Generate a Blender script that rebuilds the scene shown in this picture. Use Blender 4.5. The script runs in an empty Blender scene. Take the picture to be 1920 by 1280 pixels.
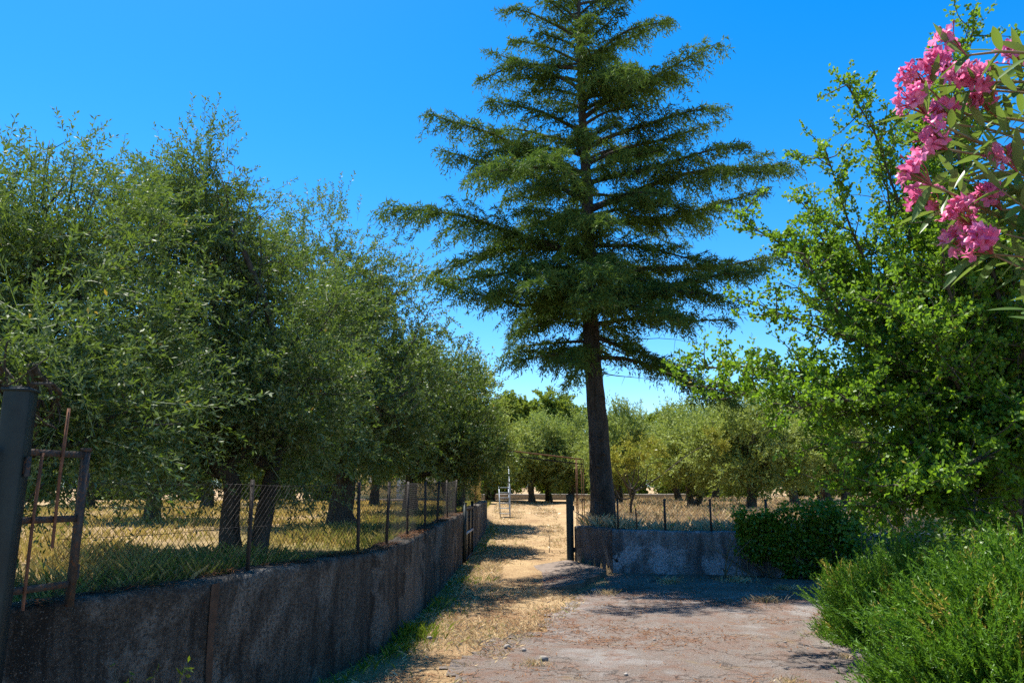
import bpy, math, random
import numpy as np
from mathutils import Vector, noise as mnoise

R = math.radians
sc = bpy.context.scene
COL = sc.collection

# ------------------------------------------------------------------ camera, sky, sun, exposure
cam_d = bpy.data.cameras.new('camera')
cam = bpy.data.objects.new('camera', cam_d)
COL.objects.link(cam)
cam_d.sensor_width = 36.0
cam_d.lens = 26.25
cam_d.clip_start = 0.05
cam_d.clip_end = 5000
cam.location = (0, 0, 1.6)
cam.rotation_euler = (R(90 + 11.31), 0, 0)
sc.camera = cam

SUN_EL = R(65)
SUN_AZ = R(-36)           # clockwise from +Y: ahead and to the left of the camera
world = bpy.data.worlds.new('World')
sc.world = world
world.use_nodes = True
wn, wl = world.node_tree.nodes, world.node_tree.links
wn.clear()
w_out = wn.new('ShaderNodeOutputWorld')
w_bg = wn.new('ShaderNodeBackground')
w_sky = wn.new('ShaderNodeTexSky')
w_sky.sky_type = 'NISHITA'
w_sky.sun_disc = False
w_sky.sun_elevation = SUN_EL
w_sky.sun_rotation = SUN_AZ
w_sky.altitude = 300
w_sky.air_density = 1.0
w_sky.dust_density = 0.2
w_sky.ozone_density = 3.0
w_hs = wn.new('ShaderNodeHueSaturation')
w_hs.inputs['Saturation'].default_value = 1.44
w_bg.inputs['Strength'].default_value = 0.085
wl.new(w_sky.outputs[0], w_hs.inputs['Color'])
wl.new(w_hs.outputs[0], w_bg.inputs['Color'])
wl.new(w_bg.outputs[0], w_out.inputs[0])

sun_d = bpy.data.lights.new('sun', 'SUN')
sun_d.energy = 4.3
sun_d.angle = R(0.53)
sun_d.color = (1.0, 0.95, 0.86)
sun = bpy.data.objects.new('sun', sun_d)
COL.objects.link(sun)
S = Vector((math.sin(SUN_AZ) * math.cos(SUN_EL), math.cos(SUN_AZ) * math.cos(SUN_EL), math.sin(SUN_EL)))
sun.rotation_euler = (-S).to_track_quat('-Z', 'Y').to_euler()
sun.location = (-10, 10, 30)

sc.view_settings.view_transform = 'Standard'
sc.view_settings.look = 'None'
sc.view_settings.exposure = 1.5
sc.view_settings.gamma = 1.0
sc.cycles.use_denoising = False
sc.cycles.max_bounces = 8
sc.cycles.diffuse_bounces = 3
sc.cycles.glossy_bounces = 2
sc.cycles.transmission_bounces = 4
sc.cycles.transparent_max_bounces = 4

# ------------------------------------------------------------------ helpers
def tag(o, label=None, cat=None, group=None, kind=None):
    if label: o['label'] = label
    if cat: o['category'] = cat
    if group: o['group'] = group
    if kind: o['kind'] = kind
    return o

def empty(name, loc=(0, 0, 0), rz=0.0, label=None, cat=None, group=None, parent=None):
    o = bpy.data.objects.new(name, None)
    COL.objects.link(o)
    o.location = loc
    o.rotation_euler = (0, 0, rz)
    o.empty_display_size = 0.2
    o.parent = parent
    return tag(o, label, cat, group)

def mesh_np(name, V, Q, tint=None, smooth=False):
    """V (n,3) floats, Q (m,k) ints (k = 3 or 4)."""
    V = np.asarray(V, np.float32); Q = np.asarray(Q, np.int32)
    me = bpy.data.meshes.new(name)
    m, k = Q.shape
    me.vertices.add(len(V)); me.vertices.foreach_set('co', V.ravel())
    me.loops.add(m * k); me.loops.foreach_set('vertex_index', Q.ravel())
    me.polygons.add(m)
    me.polygons.foreach_set('loop_start', np.arange(0, m * k, k, dtype=np.int32))
    if smooth:
        me.polygons.foreach_set('use_smooth', np.ones(m, bool))
    me.update(calc_edges=True)
    if tint is not None:
        a = me.attributes.new('tint', 'FLOAT', 'FACE')
        a.data.foreach_set('value', np.asarray(tint, np.float32))
    return me

def obj(name, me, mat, parent=None, loc=(0, 0, 0), rz=0.0):
    if mat is not None and not me.materials:
        me.materials.append(mat)
    o = bpy.data.objects.new(name, me)
    COL.objects.link(o)
    o.parent = parent
    o.location = loc
    o.rotation_euler = (0, 0, rz)
    return o

class MB:
    """collects quads"""
    def __init__(self):
        self.v, self.f, self.n = [], [], 0
    def add(self, V, Q):
        self.v.append(np.asarray(V, float)); self.f.append(np.asarray(Q, int) + self.n); self.n += len(V)
        return self
    def box(self, c, s, rz=0.0, rx=0.0, ry=0.0):
        c = np.array(c, float); s = np.array(s, float) / 2
        P = np.array([[-1,-1,-1],[1,-1,-1],[1,1,-1],[-1,1,-1],[-1,-1,1],[1,-1,1],[1,1,1],[-1,1,1]], float) * s
        for a, (i, j) in ((rx, (1, 2)), (ry, (2, 0)), (rz, (0, 1))):
            if a:
                ca, sa = math.cos(a), math.sin(a)
                p, q = P[:, i].copy(), P[:, j].copy()
                P[:, i] = ca * p - sa * q; P[:, j] = sa * p + ca * q
        return self.add(P + c, [[0,3,2,1],[4,5,6,7],[0,1,5,4],[1,2,6,5],[2,3,7,6],[3,0,4,7]])
    def tube(self, pts, rad, k=6, cap=True):
        pts = np.asarray(pts, float); n = len(pts)
        rad = np.broadcast_to(np.asarray(rad, float), (n,))
        T = np.gradient(pts, axis=0); T /= np.linalg.norm(T, axis=1)[:, None] + 1e-9
        up = np.array([0, 0, 1.0]) if abs(T[0][2]) < .9 else np.array([1.0, 0, 0])
        U = np.cross(T, up); U /= np.linalg.norm(U, axis=1)[:, None] + 1e-9
        W = np.cross(T, U)
        a = np.arange(k) * 2 * math.pi / k
        V = pts[:, None] + rad[:, None, None] * (np.cos(a)[None, :, None] * U[:, None] + np.sin(a)[None, :, None] * W[:, None])
        V = V.reshape(-1, 3)
        i = np.arange(n - 1)[:, None] * k; j = np.arange(k)[None]; j2 = (j + 1) % k
        Q = np.stack([i + j, i + j2, i + k + j2, i + k + j], -1).reshape(-1, 4)
        self.add(V, Q)
        if cap and k >= 4:
            ids = list(range((n - 1) * k, n * k))
            for q in range(1, k - 2, 2):
                self.f.append(np.array([[ids[0], ids[q], ids[q + 1], ids[min(q + 2, k - 1)]]]) + self.n - n * k)
        return self
    def mesh(self, name, smooth=False, tint=None):
        return mesh_np(name, np.concatenate(self.v), np.concatenate(self.f), tint, smooth)
    def build(self, name, mat, parent=None, smooth=False, loc=(0, 0, 0), rz=0.0):
        return obj(name, self.mesh(name, smooth), mat, parent, loc, rz)

def unit(a):
    return a / (np.linalg.norm(a, axis=-1, keepdims=True) + 1e-9)

def leaf_quads(pos, d, L, W, rng, sag=0.12, mid=0.5):
    """diamond leaves: pos (n,3), direction (n,3), length, width (n,)"""
    n = len(pos)
    d = unit(d)
    side = unit(np.cross(d, rng.normal(size=(n, 3))))
    nor = np.cross(d, side)
    L = np.broadcast_to(L, (n,))[:, None]; W = np.broadcast_to(W, (n,))[:, None]
    V = np.empty((n, 4, 3))
    V[:, 0] = pos
    V[:, 1] = pos + d * L * mid + side * W * .5
    V[:, 2] = pos + d * L - nor * L * sag
    V[:, 3] = pos + d * L * mid - side * W * .5
    Q = np.arange(n * 4).reshape(n, 4)
    return V.reshape(-1, 3), Q

def needle_tris(pos, d, L, W, rng):
    n = len(pos); d = unit(d)
    sd = unit(np.cross(d, rng.normal(size=(n, 3)))) * (np.broadcast_to(W, (n,)) * .5)[:, None]
    V = np.stack([pos - sd, pos + sd, pos + d * np.broadcast_to(L, (n,))[:, None]], 1).reshape(-1, 3)
    return V, np.arange(n * 3).reshape(n, 3)

def interp(x, pts):
    return np.interp(x, [p[0] for p in pts], [p[1] for p in pts])

def sstep(a, b, x):
    t = np.clip((x - a) / (b - a), 0, 1)
    return t * t * (3 - 2 * t)

def vnoise(x, y, s=1.0, seed=0):
    """smooth value noise on arrays, -1..1"""
    x = np.asarray(x) * s + seed * 17.3; y = np.asarray(y) * s - seed * 9.1
    xi, yi = np.floor(x), np.floor(y); fx, fy = x - xi, y - yi
    fx = fx * fx * (3 - 2 * fx); fy = fy * fy * (3 - 2 * fy)
    def h(a, b):
        v = np.sin(a * 127.1 + b * 311.7 + seed * 3.7) * 43758.5453
        return v - np.floor(v)
    a = h(xi, yi) * (1 - fx) + h(xi + 1, yi) * fx
    b = h(xi, yi + 1) * (1 - fx) + h(xi + 1, yi + 1) * fx
    return (a * (1 - fy) + b * fy) * 2 - 1

def curve(p0, p1, n, bend, rng):
    """wobbly polyline from p0 to p1"""
    p0, p1 = np.array(p0, float), np.array(p1, float)
    t = np.linspace(0, 1, n)[:, None]
    L = np.linalg.norm(p1 - p0)
    o = rng.normal(size=3) * bend * L
    o2 = rng.normal(size=3) * bend * L * .5
    return p0 + (p1 - p0) * t + o * np.sin(t * math.pi) + o2 * np.sin(t * 2 * math.pi)

# ------------------------------------------------------------------ materials
class NT:
    def __init__(self, name):
        self.m = bpy.data.materials.new(name)
        self.m.use_nodes = True
        self.t = self.m.node_tree
        self.t.nodes.clear()
        self.out = self.t.nodes.new('ShaderNodeOutputMaterial')
    def n(self, ty, **kw):
        nd = self.t.nodes.new(ty)
        for k, v in kw.items():
            if k in nd.inputs.keys() if isinstance(k, str) else False:
                nd.inputs[k].default_value = v
            else:
                setattr(nd, k, v)
        return nd
    def l(self, a, b):
        self.t.links.new(a, b)
    def coords(self, scale=(1, 1, 1)):
        g = self.n('ShaderNodeNewGeometry')
        mp = self.n('ShaderNodeMapping')
        mp.inputs['Scale'].default_value = scale
        self.l(g.outputs['Position'], mp.inputs[0])
        return mp.outputs[0]
    def noise(self, scale, detail=4, rough=.6, vec=None, dist=0.0):
        nd = self.n('ShaderNodeTexNoise')
        nd.inputs['Scale'].default_value = scale
        nd.inputs['Detail'].default_value = detail
        nd.inputs['Roughness'].default_value = rough
        nd.inputs['Distortion'].default_value = dist
        if vec is not None: self.l(vec, nd.inputs['Vector'])
        return nd.outputs[0]
    def ramp(self, fac, stops):
        r = self.n('ShaderNodeValToRGB')
        cr = r.color_ramp
        while len(cr.elements) < len(stops): cr.elements.new(0.5)
        for e, (p, c) in zip(cr.elements, stops):
            e.position = p; e.color = (c, c, c, 1) if isinstance(c, (int, float)) else (*c, 1)
        self.l(fac, r.inputs[0])
        return r.outputs[0]
    def mix(self, fac, a, b):
        m = self.n('ShaderNodeMix', data_type='RGBA')
        for s, v in ((m.inputs[0], fac), (m.inputs[6], a), (m.inputs[7], b)):
            if isinstance(v, (int, float)): s.default_value = v
            elif isinstance(v, tuple): s.default_value = (*v, 1)
            else: self.l(v, s)
        return m.outputs[2]
    def bsdf(self, col, rough=.8, bump=None, bstr=.4, bdist=.02, metal=0.0, spec=.3):
        b = self.n('ShaderNodeBsdfPrincipled')
        if isinstance(col, tuple): b.inputs['Base Color'].default_value = (*col, 1)
        else: self.l(col, b.inputs['Base Color'])
        if isinstance(rough, (int, float)): b.inputs['Roughness'].default_value = rough
        else: self.l(rough, b.inputs['Roughness'])
        b.inputs['Metallic'].default_value = metal
        b.inputs['Specular IOR Level'].default_value = spec
        if bump is not None:
            bp = self.n('ShaderNodeBump')
            bp.inputs['Strength'].default_value = bstr
            bp.inputs['Distance'].default_value = bdist
            self.l(bump, bp.inputs['Height'])
            self.l(bp.outputs[0], b.inputs['Normal'])
        self.l(b.outputs[0], self.out.inputs[0])
        return self.m

def leaf_mat(name, dark, light, under=None, transl=.35, gloss=.08, grough=.35, accent=None, acc_at=.97, tcol=None):
    t = NT(name)
    at = t.n('ShaderNodeAttribute', attribute_name='tint')
    stops = [(0.0, dark), (acc_at - .04, light)]
    if accent: stops += [(acc_at, accent), (1.0, accent)]
    col = t.ramp(at.outputs['Fac'], stops)
    if under:
        g = t.n('ShaderNodeNewGeometry')
        col2 = t.mix(g.outputs['Backfacing'], col, t.mix(.8, col, under))
    else:
        col2 = col
    d = t.n('ShaderNodeBsdfDiffuse'); t.l(col2, d.inputs[0])
    tr = t.n('ShaderNodeBsdfTranslucent')
    t.l(t.mix(.5, col, tcol) if tcol else col, tr.inputs[0])
    m1 = t.n('ShaderNodeMixShader'); m1.inputs[0].default_value = transl
    t.l(d.outputs[0], m1.inputs[1]); t.l(tr.outputs[0], m1.inputs[2])
    gl = t.n('ShaderNodeBsdfGlossy'); gl.inputs['Roughness'].default_value = grough
    m2 = t.n('ShaderNodeMixShader'); m2.inputs[0].default_value = gloss
    t.l(m1.outputs[0], m2.inputs[1]); t.l(gl.outputs[0], m2.inputs[2])
    t.l(m2.outputs[0], t.out.inputs[0])
    return t.m

def bark_mat(name, dark, light, scale=(9, 9, 2.2)):
    t = NT(name)
    v = t.coords(scale)
    n1 = t.noise(1.6, 6, .7, v, .6)
    n2 = t.noise(.5, 3, .5, v)
    c = t.mix(t.ramp(n1, [(.35, 0), (.65, 1)]), dark, light)
    c = t.mix(t.ramp(n2, [(.4, 0), (.7, .5)]), c, tuple(.6 * (a + b) / 2 + .08 for a, b in zip(dark, light)))
    return t.bsdf(c, .92, n1, 1.0, .04, spec=.15)

def plain_mat(name, col, rough=.6, var=.25, scale=6, metal=0.0, bstr=.15, spec=.3, rust=None, rust_at=.6):
    t = NT(name)
    v = t.coords()
    n1 = t.noise(scale, 6, .65, v)
    c = t.mix(t.ramp(n1, [(.3, 0), (.75, 1)]), tuple(x * (1 - var) for x in col), tuple(min(1, x * (1 + var)) for x in col))
    if rust:
        n2 = t.noise(scale * 2.3, 5, .7, v)
        c = t.mix(t.ramp(n2, [(rust_at, 0), (rust_at + .1, 1)]), c, rust)
    return t.bsdf(c, rough, n1, bstr, .01, metal, spec)

M = {}
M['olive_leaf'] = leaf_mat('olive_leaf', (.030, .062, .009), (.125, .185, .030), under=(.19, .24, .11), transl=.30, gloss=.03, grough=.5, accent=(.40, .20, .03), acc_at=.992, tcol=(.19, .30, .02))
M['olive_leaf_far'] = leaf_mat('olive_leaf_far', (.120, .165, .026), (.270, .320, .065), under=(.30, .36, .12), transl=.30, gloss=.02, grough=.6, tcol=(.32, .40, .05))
M['yellow_leaf'] = leaf_mat('yellow_leaf', (.18, .22, .03), (.36, .33, .05), transl=.3, gloss=.015)
M['cedar_needle'] = leaf_mat('cedar_needle', (.022, .058, .012), (.120, .190, .028), transl=.24, gloss=.02, grough=.6, accent=(.20, .15, .05), acc_at=.985, tcol=(.15, .26, .025))
M['hawthorn_leaf'] = leaf_mat('hawthorn_leaf', (.055, .130, .008), (.175, .295, .020), transl=.40, gloss=.025, grough=.5, accent=(.34, .26, .03), acc_at=.985, tcol=(.28, .48, .02))
M['oak_leaf'] = leaf_mat('oak_leaf', (.100, .150, .018), (.220, .280, .040), transl=.32, gloss=.02, grough=.6, tcol=(.30, .38, .03))
M['rosemary_leaf'] = leaf_mat('rosemary_leaf', (.034, .105, .008), (.140, .270, .022), transl=.30, gloss=.025, grough=.5, accent=(.42, .30, .06), acc_at=.965, tcol=(.20, .40, .02))
M['ivy_leaf'] = leaf_mat('ivy_leaf', (.060, .130, .008), (.180, .290, .022), transl=.34, gloss=.04, grough=.45, tcol=(.28, .44, .02))
M['weed_leaf'] = leaf_mat('weed_leaf', (.070, .120, .010), (.180, .250, .028), transl=.34, gloss=.03, tcol=(.28, .38, .02))
M['green_grass'] = leaf_mat('green_grass', (.080, .115, .012), (.270, .250, .050), transl=.34, gloss=.02, accent=(.52, .35, .12), acc_at=.80, tcol=(.30, .32, .06))
M['dry_grass'] = leaf_mat('dry_grass', (.400, .285, .155), (.660, .520, .310), transl=.20, gloss=.03, accent=(.26, .28, .07), acc_at=.96)
M['needle_litter'] = leaf_mat('needle_litter', (.090, .038, .017), (.210, .105, .050), transl=.0, gloss=.02)
M['oleander_leaf'] = leaf_mat('oleander_leaf', (.050, .110, .022), (.110, .190, .040), under=(.20, .27, .10), transl=.30, gloss=.035, grough=.4, tcol=(.26, .38, .03))
M['petal'] = leaf_mat('petal', (.70, .090, .29), (.84, .33, .53), transl=.42, gloss=.02, tcol=(.88, .22, .42))

M['olive_bark'] = bark_mat('olive_bark', (.030, .024, .018), (.105, .088, .068))
M['cedar_bark'] = bark_mat('cedar_bark', (.022, .019, .017), (.075, .062, .052), (11, 11, 3.0))
M['hawthorn_bark'] = bark_mat('hawthorn_bark', (.055, .045, .032), (.150, .120, .080))
M['twig'] = plain_mat('twig', (.16, .13, .08), .9)
M['oleander_stem'] = plain_mat('oleander_stem', (.24, .17, .09), .7)
M['bud_stem'] = plain_mat('bud_stem', (.34, .08, .09), .6)
M['post_steel'] = plain_mat('post_steel', (.010, .021, .023), .5, .35, 7, metal=.35, spec=.5, rust=(.07, .05, .035), rust_at=.68)
M['old_iron'] = plain_mat('old_iron', (.055, .050, .046), .7, .4, 22, metal=.3, rust=(.14, .062, .028), rust_at=.52)
M['rusty_iron'] = plain_mat('rusty_iron', (.17, .075, .040), .85, .4, 25)
M['wire'] = plain_mat('wire', (.050, .042, .038), .7, .2, 10, metal=.3)
M['pale_steel'] = plain_mat('pale_steel', (.34, .38, .42), .55, .2, 8, rust=(.25, .13, .07), rust_at=.66)
M['cream_plaster'] = plain_mat('cream_plaster', (.85, .70, .36), .9, .12, 3)
M['roof_tile'] = plain_mat('roof_tile', (.38, .17, .09), .85, .35, 9)
M['shutter'] = plain_mat('shutter', (.58, .60, .58), .6, .1, 5)
M['dark_glass'] = plain_mat('dark_glass', (.03, .035, .04), .12, .1, 2, spec=.6)
M['stone'] = plain_mat('stone', (.27, .24, .21), .9, .4, 14, bstr=.6)
M['hill_scrub'] = plain_mat('hill_scrub', (.10, .14, .12), .95, .3, .02)

def wall_mat(name, base, dark, pale, pale_amt, cracks=1, bd=.04):
    t = NT(name)
    p = t.coords()
    streak = t.noise(1.0, 6, .65, t.coords((4.5, 4.5, .9)), .5)
    blot = t.noise(1.3, 5, .6, p, .8)
    fine = t.noise(38, 5, .7, p)
    c = t.mix(t.ramp(streak, [(.36, 1), (.58, 0)]), base, dark)
    c = t.mix(t.ramp(blot, [(.5, 0), (.58, pale_amt)]), c, pale)
    c = t.mix(t.ramp(streak, [(.62, 0), (.74, .55)]), c, tuple(min(1, 1.25 * x) for x in pale))
    c = t.mix(t.ramp(fine, [(.38, .8), (.56, 0)]), c, dark)
    c = t.mix(t.ramp(t.noise(90, 3, .7, p), [(.58, 0), (.70, .7)]), c, tuple(min(1, 1.2 * x) for x in pale))
    vo = t.n('ShaderNodeTexVoronoi', feature='DISTANCE_TO_EDGE')
    vo.inputs['Scale'].default_value = .62
    wv = t.n('ShaderNodeVectorMath', operation='ADD')
    nz = t.n('ShaderNodeTexNoise'); nz.inputs['Scale'].default_value = 2.6; nz.inputs['Detail'].default_value = 5
    t.l(p, nz.inputs['Vector'])
    t.l(p, wv.inputs[0]); t.l(nz.outputs['Color'], wv.inputs[1])
    t.l(wv.outputs[0], vo.inputs['Vector'])
    crack = t.ramp(vo.outputs[0], [(0.0, 1), (.006, 1), (.012, 0)])
    gate = t.ramp(t.noise(.55, 2, .5, p), [(.50, 0), (.54, 1)])
    cm = t.n('ShaderNodeMath', operation='MULTIPLY'); t.l(crack, cm.inputs[0]); t.l(gate, cm.inputs[1])
    cm.use_clamp = True
    gate.node.color_ramp.elements[1].color = (cracks, cracks, cracks, 1)
    c = t.mix(cm.outputs[0], c, (.012, .011, .010))
    h = t.n('ShaderNodeMath', operation='SUBTRACT'); t.l(fine, h.inputs[0]); t.l(cm.outputs[0], h.inputs[1])
    return t.bsdf(c, .93, h.outputs[0], 1.0, bd, spec=.15)

M['wall_left'] = wall_mat('weathered_wall', (.140, .120, .098), (.030, .026, .022), (.265, .240, .205), .6, cracks=0)
M['wall_right'] = wall_mat('whitewashed_wall', (.260, .268, .285), (.075, .074, .076), (.48, .52, .60), .75, bd=.018)
M['wall_end'] = wall_mat('grey_wall_end', (.170, .160, .150), (.060, .056, .052), (.22, .21, .20), .6)
M['wall_rust'] = plain_mat('rust_stain', (.075, .046, .030), .95, .4, 12)

def ground_mat():
    t = NT('field_ground')
    p = t.coords()
    a = t.n('ShaderNodeAttribute', attribute_name='green')
    big = t.noise(.9, 6, .62, p, .4)
    fine = t.noise(26, 6, .75, p)
    fib = t.noise(60, 3, .7, t.coords((1, .25, 1)))
    straw = t.mix(t.ramp(fine, [(.3, 0), (.7, 1)]), (.230, .150, .075), (.480, .345, .185))
    straw = t.mix(t.ramp(big, [(.42, 0), (.66, .75)]), straw, (.200, .115, .060))
    straw = t.mix(t.ramp(fib, [(.55, 0), (.75, .5)]), straw, (.58, .45, .26))
    grn = t.mix(t.ramp(fine, [(.35, 0), (.65, 1)]), (.065, .075, .014), (.230, .195, .055))
    gm = t.n('ShaderNodeMath', operation='MULTIPLY')
    t.l(a.outputs['Fac'], gm.inputs[0]); t.l(t.ramp(big, [(.35, .2), (.6, 1)]), gm.inputs[1])
    c = t.mix(gm.outputs[0], straw, grn)
    return t.bsdf(c, .95, fine, 1.0, .04, spec=.1)
M['ground'] = ground_mat()

def yard_mat():
    t = NT('worn_asphalt')
    p = t.coords()
    big = t.noise(.75, 6, .6, p, .6)
    mid = t.noise(3.2, 6, .7, p, .5)
    fine = t.noise(55, 4, .8, p)
    ston = t.n('ShaderNodeTexVoronoi'); ston.inputs['Scale'].default_value = 70
    t.l(p, ston.inputs['Vector'])
    c = t.mix(t.ramp(fine, [(.3, 0), (.7, 1)]), (.135, .108, .090), (.280, .230, .195))
    c = t.mix(t.ramp(ston.outputs['Color'], [(.72, 0), (.9, .6)]), c, (.27, .25, .24))
    c = t.mix(t.ramp(big, [(.52, 0), (.60, .75)]), c, (.290, .265, .245))
    c = t.mix(t.ramp(mid, [(.47, 0), (.66, .75)]), c, (.200, .110, .074))
    c = t.mix(t.ramp(t.noise(1.7, 6, .7, p, 1.0), [(.60, 0), (.68, .7)]), c, (.24, .175, .10))
    vo = t.n('ShaderNodeTexVoronoi', feature='DISTANCE_TO_EDGE'); vo.inputs['Scale'].default_value = .55
    nz = t.n('ShaderNodeTexNoise'); nz.inputs['Scale'].default_value = 3.0; nz.inputs['Detail'].default_value = 6; t.l(p, nz.inputs['Vector'])
    av = t.n('ShaderNodeVectorMath', operation='ADD'); t.l(p, av.inputs[0]); t.l(nz.outputs['Color'], av.inputs[1]); t.l(av.outputs[0], vo.inputs['Vector'])
    ck = t.ramp(vo.outputs[0], [(0.0, .45), (.004, .45), (.012, 0)])
    c = t.mix(ck, c, (.045, .034, .026))
    c = t.mix(t.ramp(t.noise(.45, 5, .65, p, .4), [(.56, 0), (.66, .45)]), c, (.075, .064, .058))
    hh = t.n('ShaderNodeMath', operation='SUBTRACT'); t.l(fine, hh.inputs[0]); t.l(ck, hh.inputs[1])
    return t.bsdf(c, .92, hh.outputs[0], 1.0, .035, spec=.12)
M['yard'] = yard_mat()
M['concrete'] = plain_mat('old_concrete', (.165, .130, .105), .92, .35, 9, bstr=.7, spec=.15)

# ------------------------------------------------------------------ terrain
WL = [(-3.10, 2.4), (-2.58, 4.10), (-2.20, 5.0), (-1.90, 6.0), (-1.32, 8.05), (-1.22, 10.5), (-1.02, 16.4), (-.86, 22.0), (-.80, 24.5)]   # face of the left wall
WR = [(1.30, 15.95), (1.92, 14.76), (3.0, 14.48), (4.5, 14.22), (6.5, 13.8), (9.5, 13.0), (13, 12.4)]                         # face of the right wall
def wlx(y): return np.interp(y, [p[1] for p in WL], [p[0] for p in WL])
def wry(x): return np.interp(x, [p[0] for p in WR], [p[1] for p in WR])
ZT = [(-20, 0), (11, 0), (13, .03), (16.5, .12), (22, .30), (30, .72), (40, 1.03), (60, 1.15), (100, 1.6), (500, 4)]
ZL = [(-20, .90), (4, .93), (15, .99), (35, 1.06), (45, 1.08), (60, 1.15), (100, 1.6), (500, 4)]
ZR = [(-20, .82), (14.5, .83), (22, .90), (35, 1.0), (45, 1.06), (60, 1.15), (100, 1.6), (500, 4)]
def height(x, y):
    x = np.asarray(x, float); y = np.asarray(y, float)
    z = interp(y, ZT)
    wid = .07 + np.clip(y - 23.5, 0, 8) * .14
    ml = sstep(-1, 1, ((wlx(y) - .15) - x) / wid)
    z = z * (1 - ml) + interp(y, ZL) * ml
    yr = wry(x) + .15
    m1 = sstep(-1, 1, (y - yr) / .07)
    wr = .10 + np.clip(y - 15.9, 0, 10) * .12
    m2 = sstep(-1, 1, (x - (1.36 + wr)) / wr)
    mr = np.where(y > 15.95, m2, m1 * (x > 1.30))
    z = z * (1 - mr) + interp(y, ZR) * mr
    b = vnoise(x, y, .7, 1) * .025 + vnoise(x, y, 2.3, 2) * .012
    return z + b * np.where((ml + mr > .5) | (y > 20), 1.6, .45)

def hz(x, y):
    return float(height(np.array([x]), np.array([y]))[0])

gx = np.unique(np.concatenate([-np.geomspace(6, 420, 34), np.arange(-6, 7.01, .1), np.geomspace(7, 420, 34)]))
gy = np.unique(np.concatenate([-np.geomspace(2, 60, 14), np.arange(-2, 26.01, .12), np.geomspace(26, 900, 60)]))
X, Y = np.meshgrid(gx, gy)
Z = height(X, Y)
nx, ny = len(gx), len(gy)
ii = (np.arange(ny - 1)[:, None] * nx + np.arange(nx - 1)[None]).ravel()
me = mesh_np('ground', np.stack([X.ravel(), Y.ravel(), Z.ravel()], 1), np.stack([ii, ii + 1, ii + nx + 1, ii + nx], 1), smooth=True)
green = np.clip(sstep(0, 1, (wlx(Y) - .1 - X) / .2) * (1 - .85 * sstep(.8, 4.0, wlx(Y) - X)) * (Y < 40)
                + .9 * sstep(.55, .1, X - wlx(Y)) * (X > wlx(Y)) * (Y < 26) * (Y > 5), 0, 1)
at = me.attributes.new('green', 'FLOAT', 'POINT')
at.data.foreach_set('value', green.ravel().astype(np.float32))
tag(obj('ground', me, M['ground']), 'dry straw-coloured ground of the olive field and the track', kind='structure')

def yard_left(y):
    return interp(y, [(-3, -1.6), (5.0, -1.1), (6.9, -.55), (8.7, -.05), (10.5, .55), (12.0, .95), (12.8, 1.25), (14.8, 1.9)])
yx = np.arange(-2.2, 9.01, .09); yy = np.arange(-3, 14.9, .09)
X, Y = np.meshgrid(yx, yy)
Z = height(X, np.minimum(Y, wry(X) - .1)) + .012 + vnoise(X, Y, 5, 4) * .003
edge = yard_left(Y) + vnoise(X, Y, 1.7, 5) * .28 + vnoise(X, Y, 6, 6) * .09
nx, ny = len(yx), len(yy)
ii = (np.arange(ny - 1)[:, None] * nx + np.arange(nx - 1)[None]).ravel()
keep = ((X > edge) & (Y < wry(X) + .05))[:-1, :-1].ravel()
ii = ii[keep]
me = mesh_np('paved_yard', np.stack([X.ravel(), Y.ravel(), Z.ravel()], 1), np.stack([ii, ii + 1, ii + nx + 1, ii + nx], 1), smooth=True)
tag(obj('paved_yard', me, M['yard']), 'worn pinkish grey asphalt yard littered with needles', kind='structure')

# concrete ramp with a raised broken edge at the yard
b = MB()
rx_, ry_ = np.linspace(0, 1, 22), np.linspace(0, 1, 26)
U, Wv = np.meshgrid(rx_, ry_)
right_x = np.interp(Wv, [0, .5, .62, 1], [1.12, 1.74, 1.66, 1.20])
Y = 12.55 + Wv * 3.3 + U * .25 * (1 - Wv)
X = .15 + U * (right_x - .15) + vnoise(U * 9, Wv * 9, 1, 3) * .03
Z = interp(Y, ZT) - .03 + .055 * sstep(0, .5, U) + .085 * sstep(.25, 1, U) * sstep(-.15, .25, Wv + U * .12) + vnoise(X, Y, 3, 8) * .006
V = np.stack([X.ravel(), Y.ravel(), Z.ravel()], 1)
ii = (np.arange(25)[:, None] * 22 + np.arange(21)[None]).ravel()
b.add(V, np.stack([ii, ii + 1, ii + 23, ii + 22], 1))
def skirt(ids):
    top = V[ids]; bot = top.copy(); bot[:, 2] = -.1
    k = len(ids); q = np.arange(k - 1)
    b.add(np.concatenate([top, bot]), np.stack([q, q + k, q + k + 1, q + 1], 1))
skirt(np.arange(22)); skirt(np.arange(26) * 22 + 21)
tag(b.build('concrete_ramp', M['concrete'], smooth=False), 'low cracked concrete ramp at the mouth of the track', kind='structure')

# distant hills
b = MB()
hx = np.linspace(-1500, 1900, 90)
hh = 45 + 30 * vnoise(hx, hx * 0, .004, 3) + 12 * vnoise(hx, hx * 0, .015, 5)
V = []
for k, (yy0, f) in enumerate(((900, 0), (1050, .75), (1250, 1), (1500, .6))):
    V.append(np.stack([hx, np.full_like(hx, yy0) + 30 * vnoise(hx, hx * 0 + k, .01, 7), hh * f + 3], 1))
V = np.concatenate(V)
ii = (np.arange(3)[:, None] * 90 + np.arange(89)[None]).ravel()
b.add(V, np.stack([ii, ii + 1, ii + 91, ii + 90], 1))
tag(b.build('hills', M['hill_scrub'], smooth=True), 'low distant hills on the horizon', kind='structure')

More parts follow.
